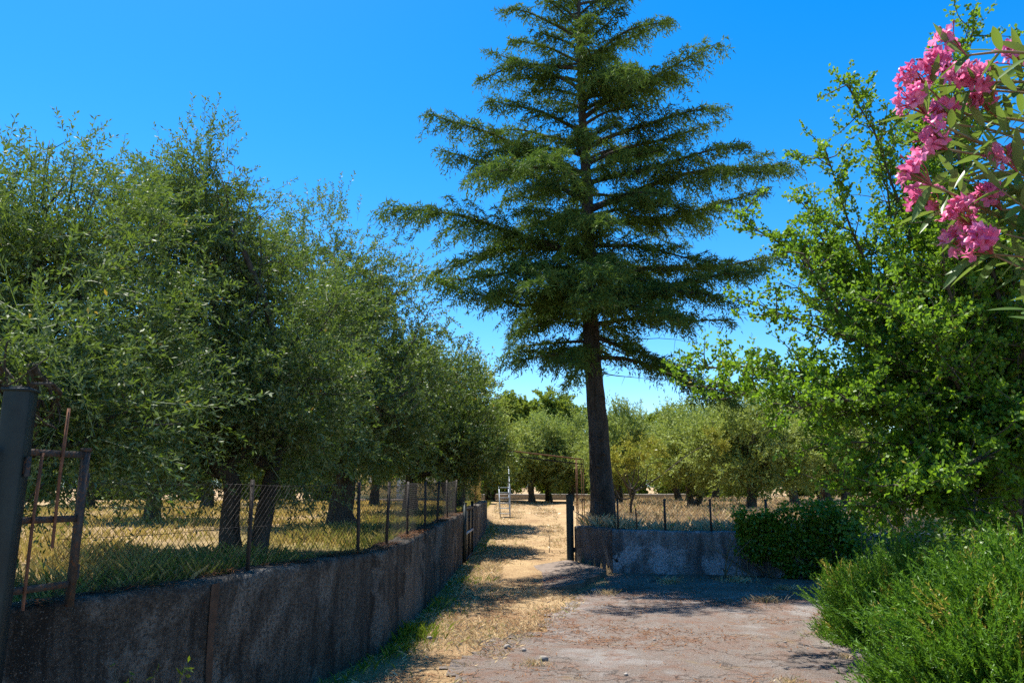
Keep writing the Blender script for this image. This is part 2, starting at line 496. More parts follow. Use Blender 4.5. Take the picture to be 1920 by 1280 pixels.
# ------------------------------------------------------------------ walls
def path_pts(path, step):
    P = np.array(path, float)
    seg = np.linalg.norm(np.diff(P, axis=0), axis=1); cum = np.concatenate([[0], np.cumsum(seg)])
    n = max(2, int(cum[-1] / step) + 1)
    s = np.linspace(0, cum[-1], n)
    out = np.stack([np.interp(s, cum, P[:, 0]), np.interp(s, cum, P[:, 1])], 1)
    T = np.gradient(out, axis=0); T /= np.linalg.norm(T, axis=1)[:, None]
    return out, T, s

def wall_mesh(path, thick, inner_sign, top_fn, seed):
    """concrete wall: visible face on the path, thickness to the inner side"""
    P, T, s = path_pts(path, .07)
    N = np.stack([-T[:, 1], T[:, 0]], 1) * inner_sign
    top = top_fn(P[:, 0], P[:, 1]) + vnoise(s, s * 0, 2.2, seed) * .012 + vnoise(s, s * 0, 9, seed) * .006
    zs = np.concatenate([np.linspace(-.15, .86, 12), [.93, .975]])
    rows = []
    for k, f in enumerate(zs):
        off = vnoise(s, s * 0 + f * 4, 1.5, seed + 1) * .010 + vnoise(s, s * 0 + f * 9, 7, seed + 2) * .004 - (.004 if f > .9 else 0)
        z = np.where(f < 0, -.15, top * f)
        rows.append(np.concatenate([P + N * off[:, None], z[:, None]], 1))
    for d in (.018, .08, .16, thick - .02):
        rows.append(np.concatenate([P + N * d, (top + vnoise(s * 3, s * 0 + d * 30, 3, seed) * .008)[:, None]], 1))
    for f in (.9, .5):
        rows.append(np.concatenate([P + N * thick, (top * f)[:, None]], 1))
    n = len(P); V = np.concatenate(rows); r = len(rows)
    ii = (np.arange(r - 1)[:, None] * n + np.arange(n - 1)[None]).ravel()
    b = MB().add(V, np.stack([ii, ii + 1, ii + n + 1, ii + n], 1))
    for e in (0, n - 1):                                   # end faces
        ids = np.arange(r) * n + e
        front, back = ids[:13], ids[::-1][:6]
        c0 = V[ids[0]]; c3 = V[ids[-1]].copy(); c3[2] = -.15
        t0, t3 = V[ids[13]], V[ids[-3]]
        b.add(np.array([c0, c3, t3, t0]), [[0, 1, 2, 3]])
    return b

LW1 = [p for p in WL if p[1] < 16.3 and p[1] > 3.5]
LW1 = [(-2.68, 3.70)] + LW1 + [(-1.03, 16.1)]
wl = empty('retaining_wall', (-1.33, 8.05, 0), 0, 'long dark weathered concrete retaining wall with a bend, below the left fence', 'wall')
def at_origin(o, parent):
    """parent while keeping world-space mesh coordinates"""
    o.parent = parent
    o.matrix_parent_inverse = parent.matrix_basis.inverted() if False else __import__('mathutils').Matrix.Translation(-Vector(parent.location))
    return o
at_origin(wall_mesh(LW1, .26, 1, lambda x, y: np.interp(y, [3.5, 8, 12, 16.3], [1.0, 1.0, 1.06, 1.15]), 1).build('wall_body', M['wall_left'], smooth=True), wl)
# rust run-off below a fence post and an old form joint
rg = np.random.default_rng(2)
zz = np.linspace(.97, .04, 26); ww = .022 + .012 * vnoise(zz, zz * 0, 6, 2) + .012 * zz
tdir = np.array([.316, .949]); tdir /= np.linalg.norm(tdir); nrm = np.array([tdir[1], -tdir[0]])
c0 = np.array([-2.20 + .30 * .42, 5.42]) + nrm * .016
cx = vnoise(zz, zz * 0, 3, 4) * .012
V = np.concatenate([np.stack([c0[0] + tdir[0] * (cx + sg * ww), c0[1] + tdir[1] * (cx + sg * ww), zz], 1) for sg in (-1, 1)])
q = np.arange(25)
at_origin(MB().add(V, np.stack([q, q + 26, q + 27, q + 1], 1)).build('rust_streak', M['wall_rust']), wl)
wf = wall_mesh([(-.965, 18.3), (-.86, 22.0), (-.80, 24.6)], .26, 1, lambda x, y: np.interp(y, [18, 24.6], [1.18, 1.30]), 5).build('field_wall', M['wall_left'], smooth=True)
tag(wf, 'short far stretch of dark concrete wall beyond the small gate', 'wall')
wr = empty('boundary_wall', (3.0, 14.48, 0), 0, 'cracked whitewashed concrete wall under the cedar tree', 'wall')
at_origin(wall_mesh(WR[:2], .25, 1, lambda x, y: x * 0 + .895, 11).build('wall_end_panel', M['wall_end'], smooth=True), wr)
at_origin(wall_mesh(WR[1:], .25, 1, lambda x, y: np.interp(x, [1.8, 3, 14], [.885, .86, .86]), 13).build('wall_body', M['wall_right'], smooth=True), wr)

rng = np.random.default_rng(5)
def litter(n, xs, ys, zs, L=(.05, .09), W=.004):
    a = rng.random(n) * 6.283
    d = np.stack([np.cos(a), np.sin(a), rng.normal(size=n) * .12], 1)
    ln = rng.uniform(*L, n)
    p = np.stack([xs, ys, zs], 1)
    sd = np.stack([-np.sin(a), np.cos(a), np.zeros(n)], 1) * W
    V = np.empty((n, 4, 3)); V[:, 0] = p - sd; V[:, 1] = p + sd; V[:, 2] = p + d * ln[:, None] + sd; V[:, 3] = p + d * ln[:, None] - sd
    return V.reshape(-1, 3), np.arange(4 * n).reshape(n, 4)
n = 5200
P, T, s = path_pts(LW1, .02)
k = rng.integers(0, len(P), n); off = rng.uniform(.0, .24, n)
N = np.stack([-T[:, 1], T[:, 0]], 1)
pp = P[k] + N[k] * off[:, None]
top = np.interp(pp[:, 1], [3.5, 8, 12, 16.3], [1.0, 1.0, 1.06, 1.15])
keep = vnoise(pp[:, 0], pp[:, 1], 2.5, 3) > -.35
V, Q = litter(n, pp[:, 0], pp[:, 1], top + rng.uniform(.005, .028, n))
me = mesh_np('fallen_needles', V, Q[keep], rng.random(keep.sum()))
o = obj('fallen_needles', me, M['needle_litter']); at_origin(o, wl); tag(o, kind='stuff')

# ------------------------------------------------------------------ fences
def fence_mesh(path, h, zf, pitch=.055, r=.0016):
    P, T, s = path_pts(path, .02)
    L = s[-1]; b = MB()
    def at(q):
        return np.array([np.interp(q, s, P[:, 0]), np.interp(q, s, P[:, 1])])
    V, Q = [], []
    n0 = int(-h / pitch) - 1
    for i in range(n0, int(L / pitch) + 1):
        for sg in (1, -1):
            q0 = i * pitch; q1 = q0 + h
            za, zb = (0, h) if sg > 0 else (h, 0)
            a0, a1 = max(q0, 0), min(q1, L)
            if a1 - a0 < .02: continue
            f0, f1 = (a0 - q0) / h, (a1 - q0) / h
            k = max(2, int((a1 - a0) / .25) + 2)
            pts = []
            for f in np.linspace(f0, f1, k):
                q = q0 + f * h; c = at(q)
                pts.append((c[0], c[1], zf(c[0], c[1]) + za + (zb - za) * f + .012 * math.sin(q * 2.3)))
            b.tube(pts, r, 3, cap=False)
    for z in (.02, h * .5, h - .01):                          # tension wires
        pts = [(*at(q), zf(*at(q)) + z - .01 * abs(math.sin(q * 2.1))) for q in np.arange(0, L, .3)]
        b.tube(pts, r * 1.2, 3, cap=False)
    return b

def angle_post(h, seed=0):
    b = MB()
    b.box((0, 0, h / 2 - .05), (.034, .006, h + .1)); b.box((-.0145, .0185, h / 2 - .05), (.005, .031, h + .1))
    for z in (.06, h * .5, h - .05): b.box((0, -.006, z), (.018, .006, .012))
    return b
ztop_l = lambda x, y: float(np.interp(y, [3.5, 8, 12, 16.3, 18, 24.6], [1.0, 1.0, 1.06, 1.15, 1.18, 1.30]))
def inset(path, d):
    P, T, s = path_pts(path, .25)
    return P + np.stack([-T[:, 1], T[:, 0]], 1) * d
fl = empty('chain_link_fence', (-1.5, 8.0, 1.0), 0, 'rusty chain-link fence on angle-iron posts along the top of the left wall', 'fence')
FP = inset([(-2.47, 4.35)] + [p for p in WL if 4.4 < p[1] < 16] + [(-1.03, 16.0)], .13)
o = at_origin(fence_mesh(FP, .66, ztop_l).build('wire_mesh', M['wire']), fl); tag(o, kind='stuff')
pm = None
for y in (6.0, 7.75, 8.75, 10.05, 11.6, 13.0, 14.4, 15.8):
    x = float(np.interp(y, FP[:, 1], FP[:, 0]))
    if pm is None: pm = angle_post(.70).mesh('fence_post')
    o = obj('post', pm, M['wire'], None, (x, y - .02, ztop_l(x, y) - .01), rng.uniform(-.4, .4))
    o.rotation_euler[0] = rng.uniform(-.035, .035); o.rotation_euler[1] = rng.uniform(-.035, .035)
    at_origin(o, fl)
fr = empty('wire_fence', (3.0, 14.6, .86), 0, 'thin chain-link fence on dark posts above the whitewashed wall', 'fence')
FR = inset(WR[1:5], .13)
o = at_origin(fence_mesh(FR, .58, lambda x, y: .865, .06, .0014).build('wire_mesh', M['wire']), fr); tag(o, kind='stuff')
for x in (2.05, 2.92, 3.75, 4.75):
    o = obj('post', pm, M['wire'], None, (x, float(np.interp(x, FR[:, 0], FR[:, 1])) - .02, .85), rng.uniform(-.3, .3))
    o.scale = (1, 1, .86); at_origin(o, fr)
# little welded panel in front of the cedar trunk
g = empty('mesh_panel', (1.86, 15.35, .87), R(-58), 'small welded bar panel on the wall in front of the cedar trunk', 'panel')
b = MB()
for z in (.02, .50): b.box((0, 0, z), (.62, .012, .014))
for x in (-.31, .31): b.box((x, 0, .27), (.016, .014, .56))
b.build('frame', M['post_steel'], g)
for k in range(9): MB().box((-.25 + k * .0625, .001, .26), (.006, .006, .48)).build('bar', M['wire'], g)
st = MB().tube([(0, 0, -.2), (.01, 0, .15), (-.005, .01, .42)], .014, 6).build('iron_stake', M['rusty_iron'], None, loc=(2.42, 14.95, .85))
tag(st, 'short rusty stake standing behind the whitewashed wall', 'stake')

# ------------------------------------------------------------------ iron work
def gate_post(name, loc, w, h, rz, label):
    g = empty(name, loc, rz, label, 'gate post')
    b = MB()
    c = w / 2; ch = w * .09
    prof = [(-c + ch, -c), (c - ch, -c), (c, -c + ch), (c, c - ch), (c - ch, c), (-c + ch, c), (-c, c - ch), (-c, -c + ch)]
    zs = np.linspace(-.1, h, 9)
    V = np.array([(x, y, z) for z in zs for x, y in prof])
    i = np.arange(8)[:, None] * 8; j = np.arange(8)[None]; j2 = (j + 1) % 8
    b.add(V, np.stack([i + j, i + j2, i + 8 + j2, i + 8 + j], -1).reshape(-1, 4))
    b.build('shaft', M['post_steel'], g)
    MB().box((0, 0, h + .008), (w + .012, w + .012, .016)).box((0, 0, h + .02), (w * .7, w * .7, .012)).build('cap', M['post_steel'], g)
    MB().box((0, 0, .006), (w * 1.7, w * 1.7, .014)).build('base_plate', M['post_steel'], g)
    for z in (h * .22, h * .82):
        MB().tube([(c + .016, -c * .3, z - .05), (c + .016, -c * .3, z + .05)], .015, 8).box((c + .004, -c * .3, z), (.014, .02, .07)).build('hinge', M['old_iron'], g)
    return g
gate_post('steel_gate_post', (-2.54, 3.84, 0), .125, 2.10, R(14), 'tall dark blue-grey steel gate post at the near end of the left wall')
gate_post('steel_gate_post', (1.20, 15.90, hz(1.15, 15.9)), .13, 1.40, R(8), 'short dark blue-grey steel gate post at the end of the whitewashed wall')

# old iron panel on the wall, next to the tall post
g = empty('iron_gate_panel', (-2.43, 4.30, 1.0), R(180 + 72), 'rusted iron gate panel with broken bars standing on the left wall', 'gate')
MB().box((0, 0, .40), (.034, .034, .84)).box((0, 0, .83), (.042, .042, .02)).build('stile', M['old_iron'], g)
MB().box((.78, 0, .40), (.034, .034, .84)).build('stile', M['old_iron'], g)
for z in (.10, .45, .80): MB().box((.39, .003, z), (.745, .014, .036)).build('rail', M['old_iron'], g)
for x, z0, z1 in ((.16, .30, 1.05), (.29, .0, .80), (.47, .06, .98), (.62, .10, .80)):
    MB().tube([(x, .014, z0), (x + .006, .016, (z0 + z1) / 2), (x - .004, .014, z1)], .0085, 6).build('bar', M['rusty_iron'], g)
for z in (.16, .66): MB().tube([(-.025, 0, z - .04), (-.025, 0, z + .04)], .014, 8).build('hinge', M['old_iron'], g)

# small dark gate in the left wall
g = empty('field_gate', (-1.0, 16.2, .10), R(88.5), 'small dark sheet-metal gate set into the left wall', 'gate')
for x in (0.02, 2.0): MB().box((x, .0, .60), (.07, .07, 1.28)).box((x, 0, 1.25), (.085, .085, .02)).build('gate_post', M['post_steel'], g)
for x in (.10, 1.0, 1.92): MB().box((x, -.02, .60), (.045, .03, 1.08)).build('stile', M['old_iron'], g)
for z in (.08, .62, 1.12): MB().box((1.01, -.024, z), (1.86, .036, .05)).build('rail', M['pale_steel'] if z == .62 else M['old_iron'], g)  # middle rail pale: its sunlit look is put into the colour
for x in (.55, 1.46): MB().box((x, .0, .60), (.85, .004, 1.05)).build('sheet', M['post_steel'], g)
MB().tube([(1.80, -.05, .66), (1.80, -.09, .66), (1.70, -.09, .66)], .01, 6).build('handle', M['old_iron'], g)

# pergola of rusty rods over the track
g = empty('rod_pergola', (0, 18, 0), 0, 'low pergola of thin rusty rods crossing over the track', 'pergola')
A0, A1 = np.array([-.95, 1.4, 2.72]), np.array([1.74, .5, 2.36])
for dy, dz in ((0, 0), (.55, .02)):
    p0, p1 = A0 + (0, dy, dz), A1 + (0, dy, dz)
    MB().tube(np.linspace(p0, p1, 6), .013, 6).build('rail', M['rusty_iron'], g)
MB().tube(np.linspace(A0 + (0, -.02, -.13), A1 + (0, -.02, -.12), 6), .016, 6).build('rail', M['wire'], g)
for k in range(14):
    p = A0 + (A1 - A0) * (k + .5) / 14
    MB().tube([p + (0, 0, .012), p + (0, .55, .032)], .008, 5).build('rung', M['rusty_iron'], g)
for (x, y, t) in ((1.58, .42, 2.36), (1.74, .5, 2.36), (1.60, 1.0, 2.38), (1.74, 1.05, 2.38), (-.95, 1.4, 2.72), (-.95, 1.95, 2.74)):
    z0 = hz(x, 18 + y) - .1
    MB().tube([(x, y, z0), (x + .01, y, (z0 + t) / 2), (x, y, t)], .011, 6).build('upright', M['rusty_iron'], g)

# pale steel steps
zs = hz(-.35, 28.0)
g = empty('metal_steps', (-.24, 28.2, zs), R(4), 'pale painted steel steps with a handrail at the end of the left wall', 'stairs')
for x in (-.20, .16):
    b = MB(); b.add(np.array([(x, 0, 0), (x, .16, 0), (x, 1.2, 1.15), (x, 1.04, 1.15), (x + .03, 0, 0), (x + .03, .16, 0), (x + .03, 1.2, 1.15), (x + .03, 1.04, 1.15)]),
                    [[0, 3, 2, 1], [4, 5, 6, 7], [0, 4, 7, 3], [1, 2, 6, 5], [0, 1, 5, 4], [3, 7, 6, 2]])
    b.build('stringer', M['pale_steel'], g)
for k in range(6): MB().box((-.005, .12 + k * .19, .17 + k * .19), (.36, .16, .025)).build('tread', M['pale_steel'], g)
for x in (.175,):
    MB().tube([(x, .08, .0), (x, .08, .95), (x, 1.1, 1.98), (x, 1.1, 1.1)], .02, 6).build('handrail', M['pale_steel'], g)

# farm house behind the olives
g = empty('farm_house', (-5.6, 37, 1.05), R(-28), 'low cream plastered house glimpsed between the left olive trees', 'house')
MB().box((0, 1.75, 1.45), (5.4, 3.5, 3.1)).build('wall', M['cream_plaster'], g)
b = MB(); b.add(np.array([(-3, -.35, 2.95), (3, -.35, 2.95), (3, 1.75, 3.9), (-3, 1.75, 3.9), (3, 3.85, 2.95), (-3, 3.85, 2.95), (-3, -.35, 3.06), (3, -.35, 3.06), (3, 1.75, 4.02), (-3, 1.75, 4.02), (3, 3.85, 3.06), (-3, 3.85, 3.06)]),
                [[0, 3, 2, 1], [3, 5, 4, 2], [6, 7, 8, 9], [9, 8, 10, 11], [0, 1, 7, 6], [5, 11, 10, 4], [1, 2, 8, 7], [0, 6, 9, 3], [2, 4, 10, 8], [3, 9, 11, 5]])
b.build('roof', M['roof_tile'], g)
for x in (-1.2, 2.15):
    w = MB().box((x, -.02, 1.45), (.9, .06, 1.15)).build('window', M['dark_glass'], g)
    for sx in (-.24, .24):
        s_ = MB().box((x + sx, -.065, 1.45), (.42, .035, 1.1))
        for k in range(9): s_.box((x + sx, -.09, 1.0 + k * .112), (.36, .012, .05), rx=.5)
        s_.build('shutter', M['shutter'], w)
MB().box((.5, -.02, 1.0), (.95, .06, 2.0)).build('door', M['shutter'], g)
MB().box((0, -.10, .06), (5.6, .35, .25)).build('plinth', M['concrete'], g)

# low kerb wall far across the track
b = wall_mesh([(-4, 47.0), (0, 46.6), (4.5, 46.4), (11, 46.8)], .3, 1, lambda x, y: x * 0 + 1.42, 21)
tag(b.build('low_field_wall', M['stone'], smooth=True), 'low pale stone field wall behind the far row of olives', 'wall')

# ------------------------------------------------------------------ olive trees
def sample_lobes(n, lobes, rng, shell=.45):
    w = np.array([l[3] * l[4] * l[5] for l in lobes]) ** .8; w /= w.sum()
    k = rng.choice(len(lobes), n, p=w)
    Lb = np.array(lobes)[k]
    d = unit(rng.normal(size=(n, 3)))
    r = rng.random(n) ** shell
    # lumpy outline
    r = r * (1 + .16 * np.sin(d[:, 0] * 5 + k) * np.cos(d[:, 1] * 6 + k * 2) + .10 * np.sin(d[:, 2] * 9 + k * 3))
    return Lb[:, :3] + d * r[:, None] * Lb[:, 3:6], d, r, k

def olive_crown(seed, lobes, n_twig, per, ll=.056, lw=.0125, tl=(.22, .45), up=.25, shoots=0):
    rng = np.random.default_rng(seed)
    nc = max(8, n_twig // 13)
    cc, cd, r, k = sample_lobes(nc, lobes, rng, .42)
    ci = rng.integers(0, nc, n_twig)
    sg = .22 * float(np.mean([l[3] for l in lobes])) * .62
    c = cc[ci] + rng.normal(size=(n_twig, 3)) * sg; d = unit(cd[ci] + rng.normal(size=(n_twig, 3)) * .35)
    low = np.clip(-d[:, 2], 0, 1)[:, None]
    td = unit(d * np.array([.8, .8, .35]) + np.array([0, 0, up]) * (1 - 1.7 * low) + rng.normal(size=d.shape) * .45)
    L = rng.uniform(*tl, n_twig)
    if shoots:                                                   # tall water shoots on top
        top = np.argsort(-(c[:, 2] + rng.normal(size=n_twig) * .35))[:shoots]
        L[top] *= rng.uniform(1.1, 1.6, shoots); td[top] = unit(td[top] * .4 + np.array([0, 0, 1.0]))
    t = (np.arange(per) + .6) / per
    P = c[:, None] + td[:, None] * (L[:, None] * t)[..., None]
    P[..., 2] -= (.10 * L[:, None] * t ** 2) * (1 + 2 * low)
    sd = unit(np.cross(td, rng.normal(size=td.shape)))
    sd2 = np.cross(td, sd)
    ph = (np.arange(per) * 1.5708 + (np.arange(per) % 2) * math.pi)[None] + rng.random((n_twig, 1)) * 6
    out = np.cos(ph)[..., None] * sd[:, None] + np.sin(ph)[..., None] * sd2[:, None]
    D = td[:, None] * .75 + out * .75 + rng.normal(size=P.shape) * .22
    n = n_twig * per
    sz = rng.uniform(.7, 1.2, n)
    V, Q = leaf_quads(P.reshape(-1, 3), D.reshape(-1, 3), ll * sz, lw * rng.uniform(.8, 1.25, n), rng, .08)
    tw = np.repeat(rng.normal(size=n_twig) * .12 + rng.normal(size=nc)[ci] * .12, per)
    tint = np.clip(.45 + tw + rng.normal(size=n) * .20, 0, .955)
    tint = np.where(rng.random(n) < .006, 1.0, tint)
    # twigs: thin strips
    e = c + td * L[:, None]; e[:, 2] -= .10 * L
    w = sd * .0028
    TV = np.stack([c - td * .12 - w, c - td * .12 + w, e + w * .4, e - w * .4], 1).reshape(-1, 3)
    TQ = np.arange(n_twig * 4).reshape(-1, 4) + len(V)
    return np.concatenate([V, TV]), np.concatenate([Q, TQ]), np.concatenate([tint, np.full(n_twig, .15)])

def gnarled(b, p0, p1, r0, r1, rng, n=9, bend=.10, k=9):
    p = curve(p0, p1, n, bend, rng)
    t = np.linspace(0, 1, n)
    r = (r0 + (r1 - r0) * t) * (1 + rng.normal(size=n) * .07)
    b.tube(p, r, k)
    return p

def olive_trunk(seed, lobes, base, forks, r0, fork_h, flare=1.5, lean=(0, 0)):
    """forks = number of stems from the ground"""
    rng = np.random.default_rng(seed + 50)
    b = MB()
    ctr = np.mean([l[:3] for l in lobes], axis=0)
    tops = []
    for s in range(forks):
        a = s * 2 * math.pi / forks + .6
        o = np.array([math.cos(a), math.sin(a), 0]) * r0 * (1.0 if forks > 1 else 0)
        top = np.array(base) + o * 2.4 + np.array([lean[0], lean[1], fork_h * rng.uniform(.9, 1.1)])
        p = curve(np.array(base) + o * .7 + (0, 0, -.15), top, 10, .05, rng)
        t = np.linspace(0, 1, 10)
        rr = r0 * (flare - (flare - 1) * np.minimum(1, t * 3.5)) * (1 - .25 * t) * (1 + rng.normal(size=10) * .05) / (1.15 if forks > 1 else 1)
        b.tube(p, rr, 12)
        tops.append((top, rr[-1]))
    for i, l in enumerate(lobes):
        top, rt = tops[i % len(tops)]
        c = np.array(l[:3])
        p = gnarled(b, top - (0, 0, .12), c + (0, 0, -.15 * l[5]), rt * .62, rt * .24, rng, 9, .09, 8)
        for q in range(6):
            d = unit(rng.normal(size=3) + np.array([0, 0, .35]))
            st = p[rng.integers(4, 9)]
            p2 = gnarled(b, st, c + d * np.array(l[3:6]) * .72, rt * .22, rt * .06, rng, 7, .10, 6)
            for w in range(3):
                d2 = unit(rng.normal(size=3) + d * .8)
                gnarled(b, p2[rng.integers(2, 6)], p2[-1] + d2 * .45 * l[3], rt * .08, rt * .03, rng, 5, .10, 4)
    return b

def olive(name, loc, seed, lobes, label, n_twig, per, forks=1, r0=.15, fork_h=.9, group='olive trees in the left field', shoots=0, lean=(0, 0), ll=.056, lw=.0125, tl=(.22, .45)):
    g = empty(name, loc, 0, label, 'tree', group)
    olive_trunk(seed, lobes, (0, 0, 0), forks, r0, fork_h, lean=lean).build('trunk', M['olive_bark'], g, smooth=True)
    V, Q, t = olive_crown(seed, lobes, n_twig, per, ll, lw, tl, shoots=shoots)
    obj('crown', mesh_np('crown', V, Q, t), M['olive_leaf'], g)
    return g

# lobes: cx cy cz rx ry rz, relative to the trunk base
olive('olive_tree', (-3.75, 5.0, .93), 1, [(-.1, .5, 2.0, 1.25, 1.1, 1.0), (.55, .75, 1.45, .85, .9, .65), (-1.0, .4, 1.9, 1.1, 1.1, 1.1), (.2, 1.0, 2.5, .9, .8, .75), (-.1, .5, 1.2, 1.3, .9, .55), (1.05, -.85, 1.42, .42, .45, .40), (.75, .1, 1.05, .8, .7, .42), (-.5, -.3, 1.35, 1.0, .8, .6), (-.9, .6, 2.75, 1.0, .9, .65), (-.1, .8, 2.9, .8, .8, .55)],
      'nearest olive tree, its leaning trunk behind the tall gate post', 6800, 20, 1, .14, .85, shoots=0, lean=(.45, .1), ll=.050, lw=.0145)
olive('olive_tree', (-2.80, 8.05, .95), 2, [(-.3, .2, 2.2, 1.25, 1.3, 1.25), (.35, -.1, 1.6, .85, 1.0, .8), (-.9, .0, 3.1, .95, .9, 1.2), (-1.2, .4, 1.7, 1.0, 1.0, .85), (.25, .9, 2.7, .8, .8, .9), (-.1, 0, 1.25, 1.3, 1.0, .6), (-1.2, .2, 1.2, 1.0, 1.0, .55), (-.75, .1, 4.1, .5, .5, .6), (-.8, .1, 3.9, .6, .6, .5), (-.5, .1, 3.3, .9, .9, .75), (-1.0, .2, 3.4, .8, .8, .7)],
      'olive tree with a dark twin trunk just behind the left wall', 6900, 20, 2, .12, .95, shoots=30, ll=.056, lw=.0175)
olive('olive_tree', (-2.95, 13.4, 1.0), 3, [(-.5, -.3, 3.0, 1.5, 1.5, 1.5), (.75, -.2, 2.6, 1.2, 1.4, 1.3), (-.6, .2, 4.7, 1.15, 1.2, 1.15), (.3, -1.0, 1.9, 1.3, 1.2, .85), (-1.5, 0, 2.2, 1.1, 1.2, 1.1), (.45, .3, 4.0, .9, .9, .9), (0, -.6, 1.5, 1.7, 1.4, .7), (-1.4, 0, 1.4, 1.2, 1.2, .7)],
      'tall olive tree with a single thick trunk behind the bend of the wall', 6000, 20, 1, .24, 1.15, shoots=30, ll=.070, lw=.024)
olive('olive_tree', (-2.6, 19.6, 1.02), 4, [(.2, 0, 3.0, 1.6, 1.6, 1.5), (1.4, -.2, 2.2, 1.1, 1.3, 1.2), (-.7, .3, 3.6, 1.4, 1.4, 1.4), (.9, .5, 3.7, 1.1, 1.1, 1.1), (-1.2, -.5, 2.2, 1.2, 1.3, 1.0), (.2, 0, 1.6, 1.6, 1.4, .8), (1.5, -.2, 1.4, .95, 1.2, .7)],
      'rounded olive tree overhanging the small gate in the left wall', 4800, 17, 1, .20, 1.1, shoots=10, ll=.085, lw=.033)

# shared, coarser olives for the fields
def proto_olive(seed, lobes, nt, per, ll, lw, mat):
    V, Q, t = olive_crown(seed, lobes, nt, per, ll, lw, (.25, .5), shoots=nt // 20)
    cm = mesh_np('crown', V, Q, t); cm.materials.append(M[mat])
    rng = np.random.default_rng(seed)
    tm = olive_trunk(seed, lobes, (0, 0, 0), 1 + seed % 2, .17, .95).mesh('trunk', True); tm.materials.append(M['olive_bark'])
    return tm, cm
PO = [proto_olive(21, [(-.5, 0, 2.2, 1.3, 1.3, 1.1), (.7, .2, 2.1, 1.2, 1.2, 1.0), (0, -.5, 2.9, 1.1, 1.1, .9), (.1, .8, 1.8, 1.0, 1.0, .8), (0, 0, 1.45, 1.4, 1.4, .6)], 2700, 13, .115, .040, 'olive_leaf_far'),
      proto_olive(24, [(0, 0, 2.3, 1.5, 1.4, 1.1), (1.0, -.3, 2.0, 1.0, 1.0, .9), (-.9, .4, 2.5, 1.1, 1.1, 1.0), (.2, .3, 3.1, .9, .9, .8), (0, 0, 1.45, 1.5, 1.4, .6)], 2700, 13, .115, .040, 'olive_leaf_far')]
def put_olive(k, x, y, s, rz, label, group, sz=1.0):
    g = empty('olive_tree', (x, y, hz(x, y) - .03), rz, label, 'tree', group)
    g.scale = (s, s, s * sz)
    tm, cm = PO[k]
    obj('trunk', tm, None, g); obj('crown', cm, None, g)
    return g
GL, GR = 'olive trees in the left field', 'olive trees in the field beyond the wall'
for i, a in enumerate([
    (0, -1.9, 25.0, 1.15, .3, 'olive tree at the far end of the left wall beside the pale steps', GL, 1.1),
    (1, -7.2, 15.4, .95, 1.2, 'olive tree with a straight trunk in the second row behind the left fence', GL, 1.15),
    (1, -10.2, 25.5, 1.2, 4.0, 'olive tree in the third row of the left field', GL, 1.2),
    (0, -10.4, 33.0, 1.3, 5.0, 'far olive tree with a slim dark trunk left of the cream house', GL, 1.2),
    (1, -5.2, 29.0, 1.1, .8, 'olive tree standing in front of the cream house', GL, 1.2),
    (1, -15.0, 27.0, 1.3, 3.0, 'far olive tree at the left edge of the field', GL, 1.2),
    (0, 1.0, 39.5, 1.15, 1.0, 'leftmost dark-trunked olive in the far row at the end of the track', GR, 1.0),
    (1, 2.0, 41.5, 1.15, 2.7, 'second dark-trunked olive in the far row at the end of the track', GR, 1.0),
    (1, 3.0, 39.0, 1.1, 5.5, 'olive with a forked trunk in the far row left of the cedar', GR, 1.0),
    (0, -1.2, 43.0, 1.2, 3.6, 'olive tree behind the pale metal steps', GR, 1.0),
    (1, 7.1, 22.6, 1.0, .2, 'olive tree with a forked trunk behind the right fence', GR, .95),
    (0, 6.6, 27.5, 1.0, 3.3, 'small olive tree behind the forked one beyond the right fence', GR, 1.0),
    (1, 4.6, 33.0, 1.05, 4.4, 'pale olive tree just right of the cedar trunk', GR, 1.05),
    (0, 8.6, 38.0, 1.3, 2.2, 'silvery olive tree in the middle of the right field', GR, 1.0),
    (1, 11.5, 31.0, 1.15, 1.4, 'olive tree in the right field behind the hawthorn', GR, 1.0),
    (0, 10.2, 24.0, 1.0, 5.9, 'olive tree beside the forked one near the ivy', GR, 1.0),
    (1, 15.0, 37.0, 1.3, 3.9, 'far right olive tree seen through the hawthorn', GR, 1.0),
    (0, 6.0, 44.0, 1.3, .6, 'far olive tree between the cedar and the round oaks', GR, 1.0),
    (1, 12.0, 45.0, 1.4, 5.1, 'far olive tree at the back of the right field', GR, 1.0),
]):
    put_olive(*a[:5], a[5], a[6], a[7])

# small yellowing sapling behind the right fence
rng = np.random.default_rng(77)
g = empty('sapling', (3.12, 19.7, hz(3.12, 19.7)), 0, 'thin sapling with yellowing leaves behind the right fence', 'tree')
b = MB(); tips = []
gnarled(b, (0, 0, -.1), (-.08, 0, .8), .04, .028, rng)
for k in range(9):
    e = (rng.normal() * .55, rng.normal() * .5, rng.uniform(1.1, 2.0)); gnarled(b, (-.06, 0, .55 + .03 * k), e, .022, .006, rng, 7, .08, 5); tips.append(e)
b.build('trunk', M['olive_bark'], g, smooth=True)
V, Q, t = olive_crown(78, [(e[0], e[1], e[2], .36, .36, .33) for e in tips], 420, 12, .075, .026, (.15, .3))
obj('crown', mesh_np('crown', V, Q, t), M['yellow_leaf'], g)

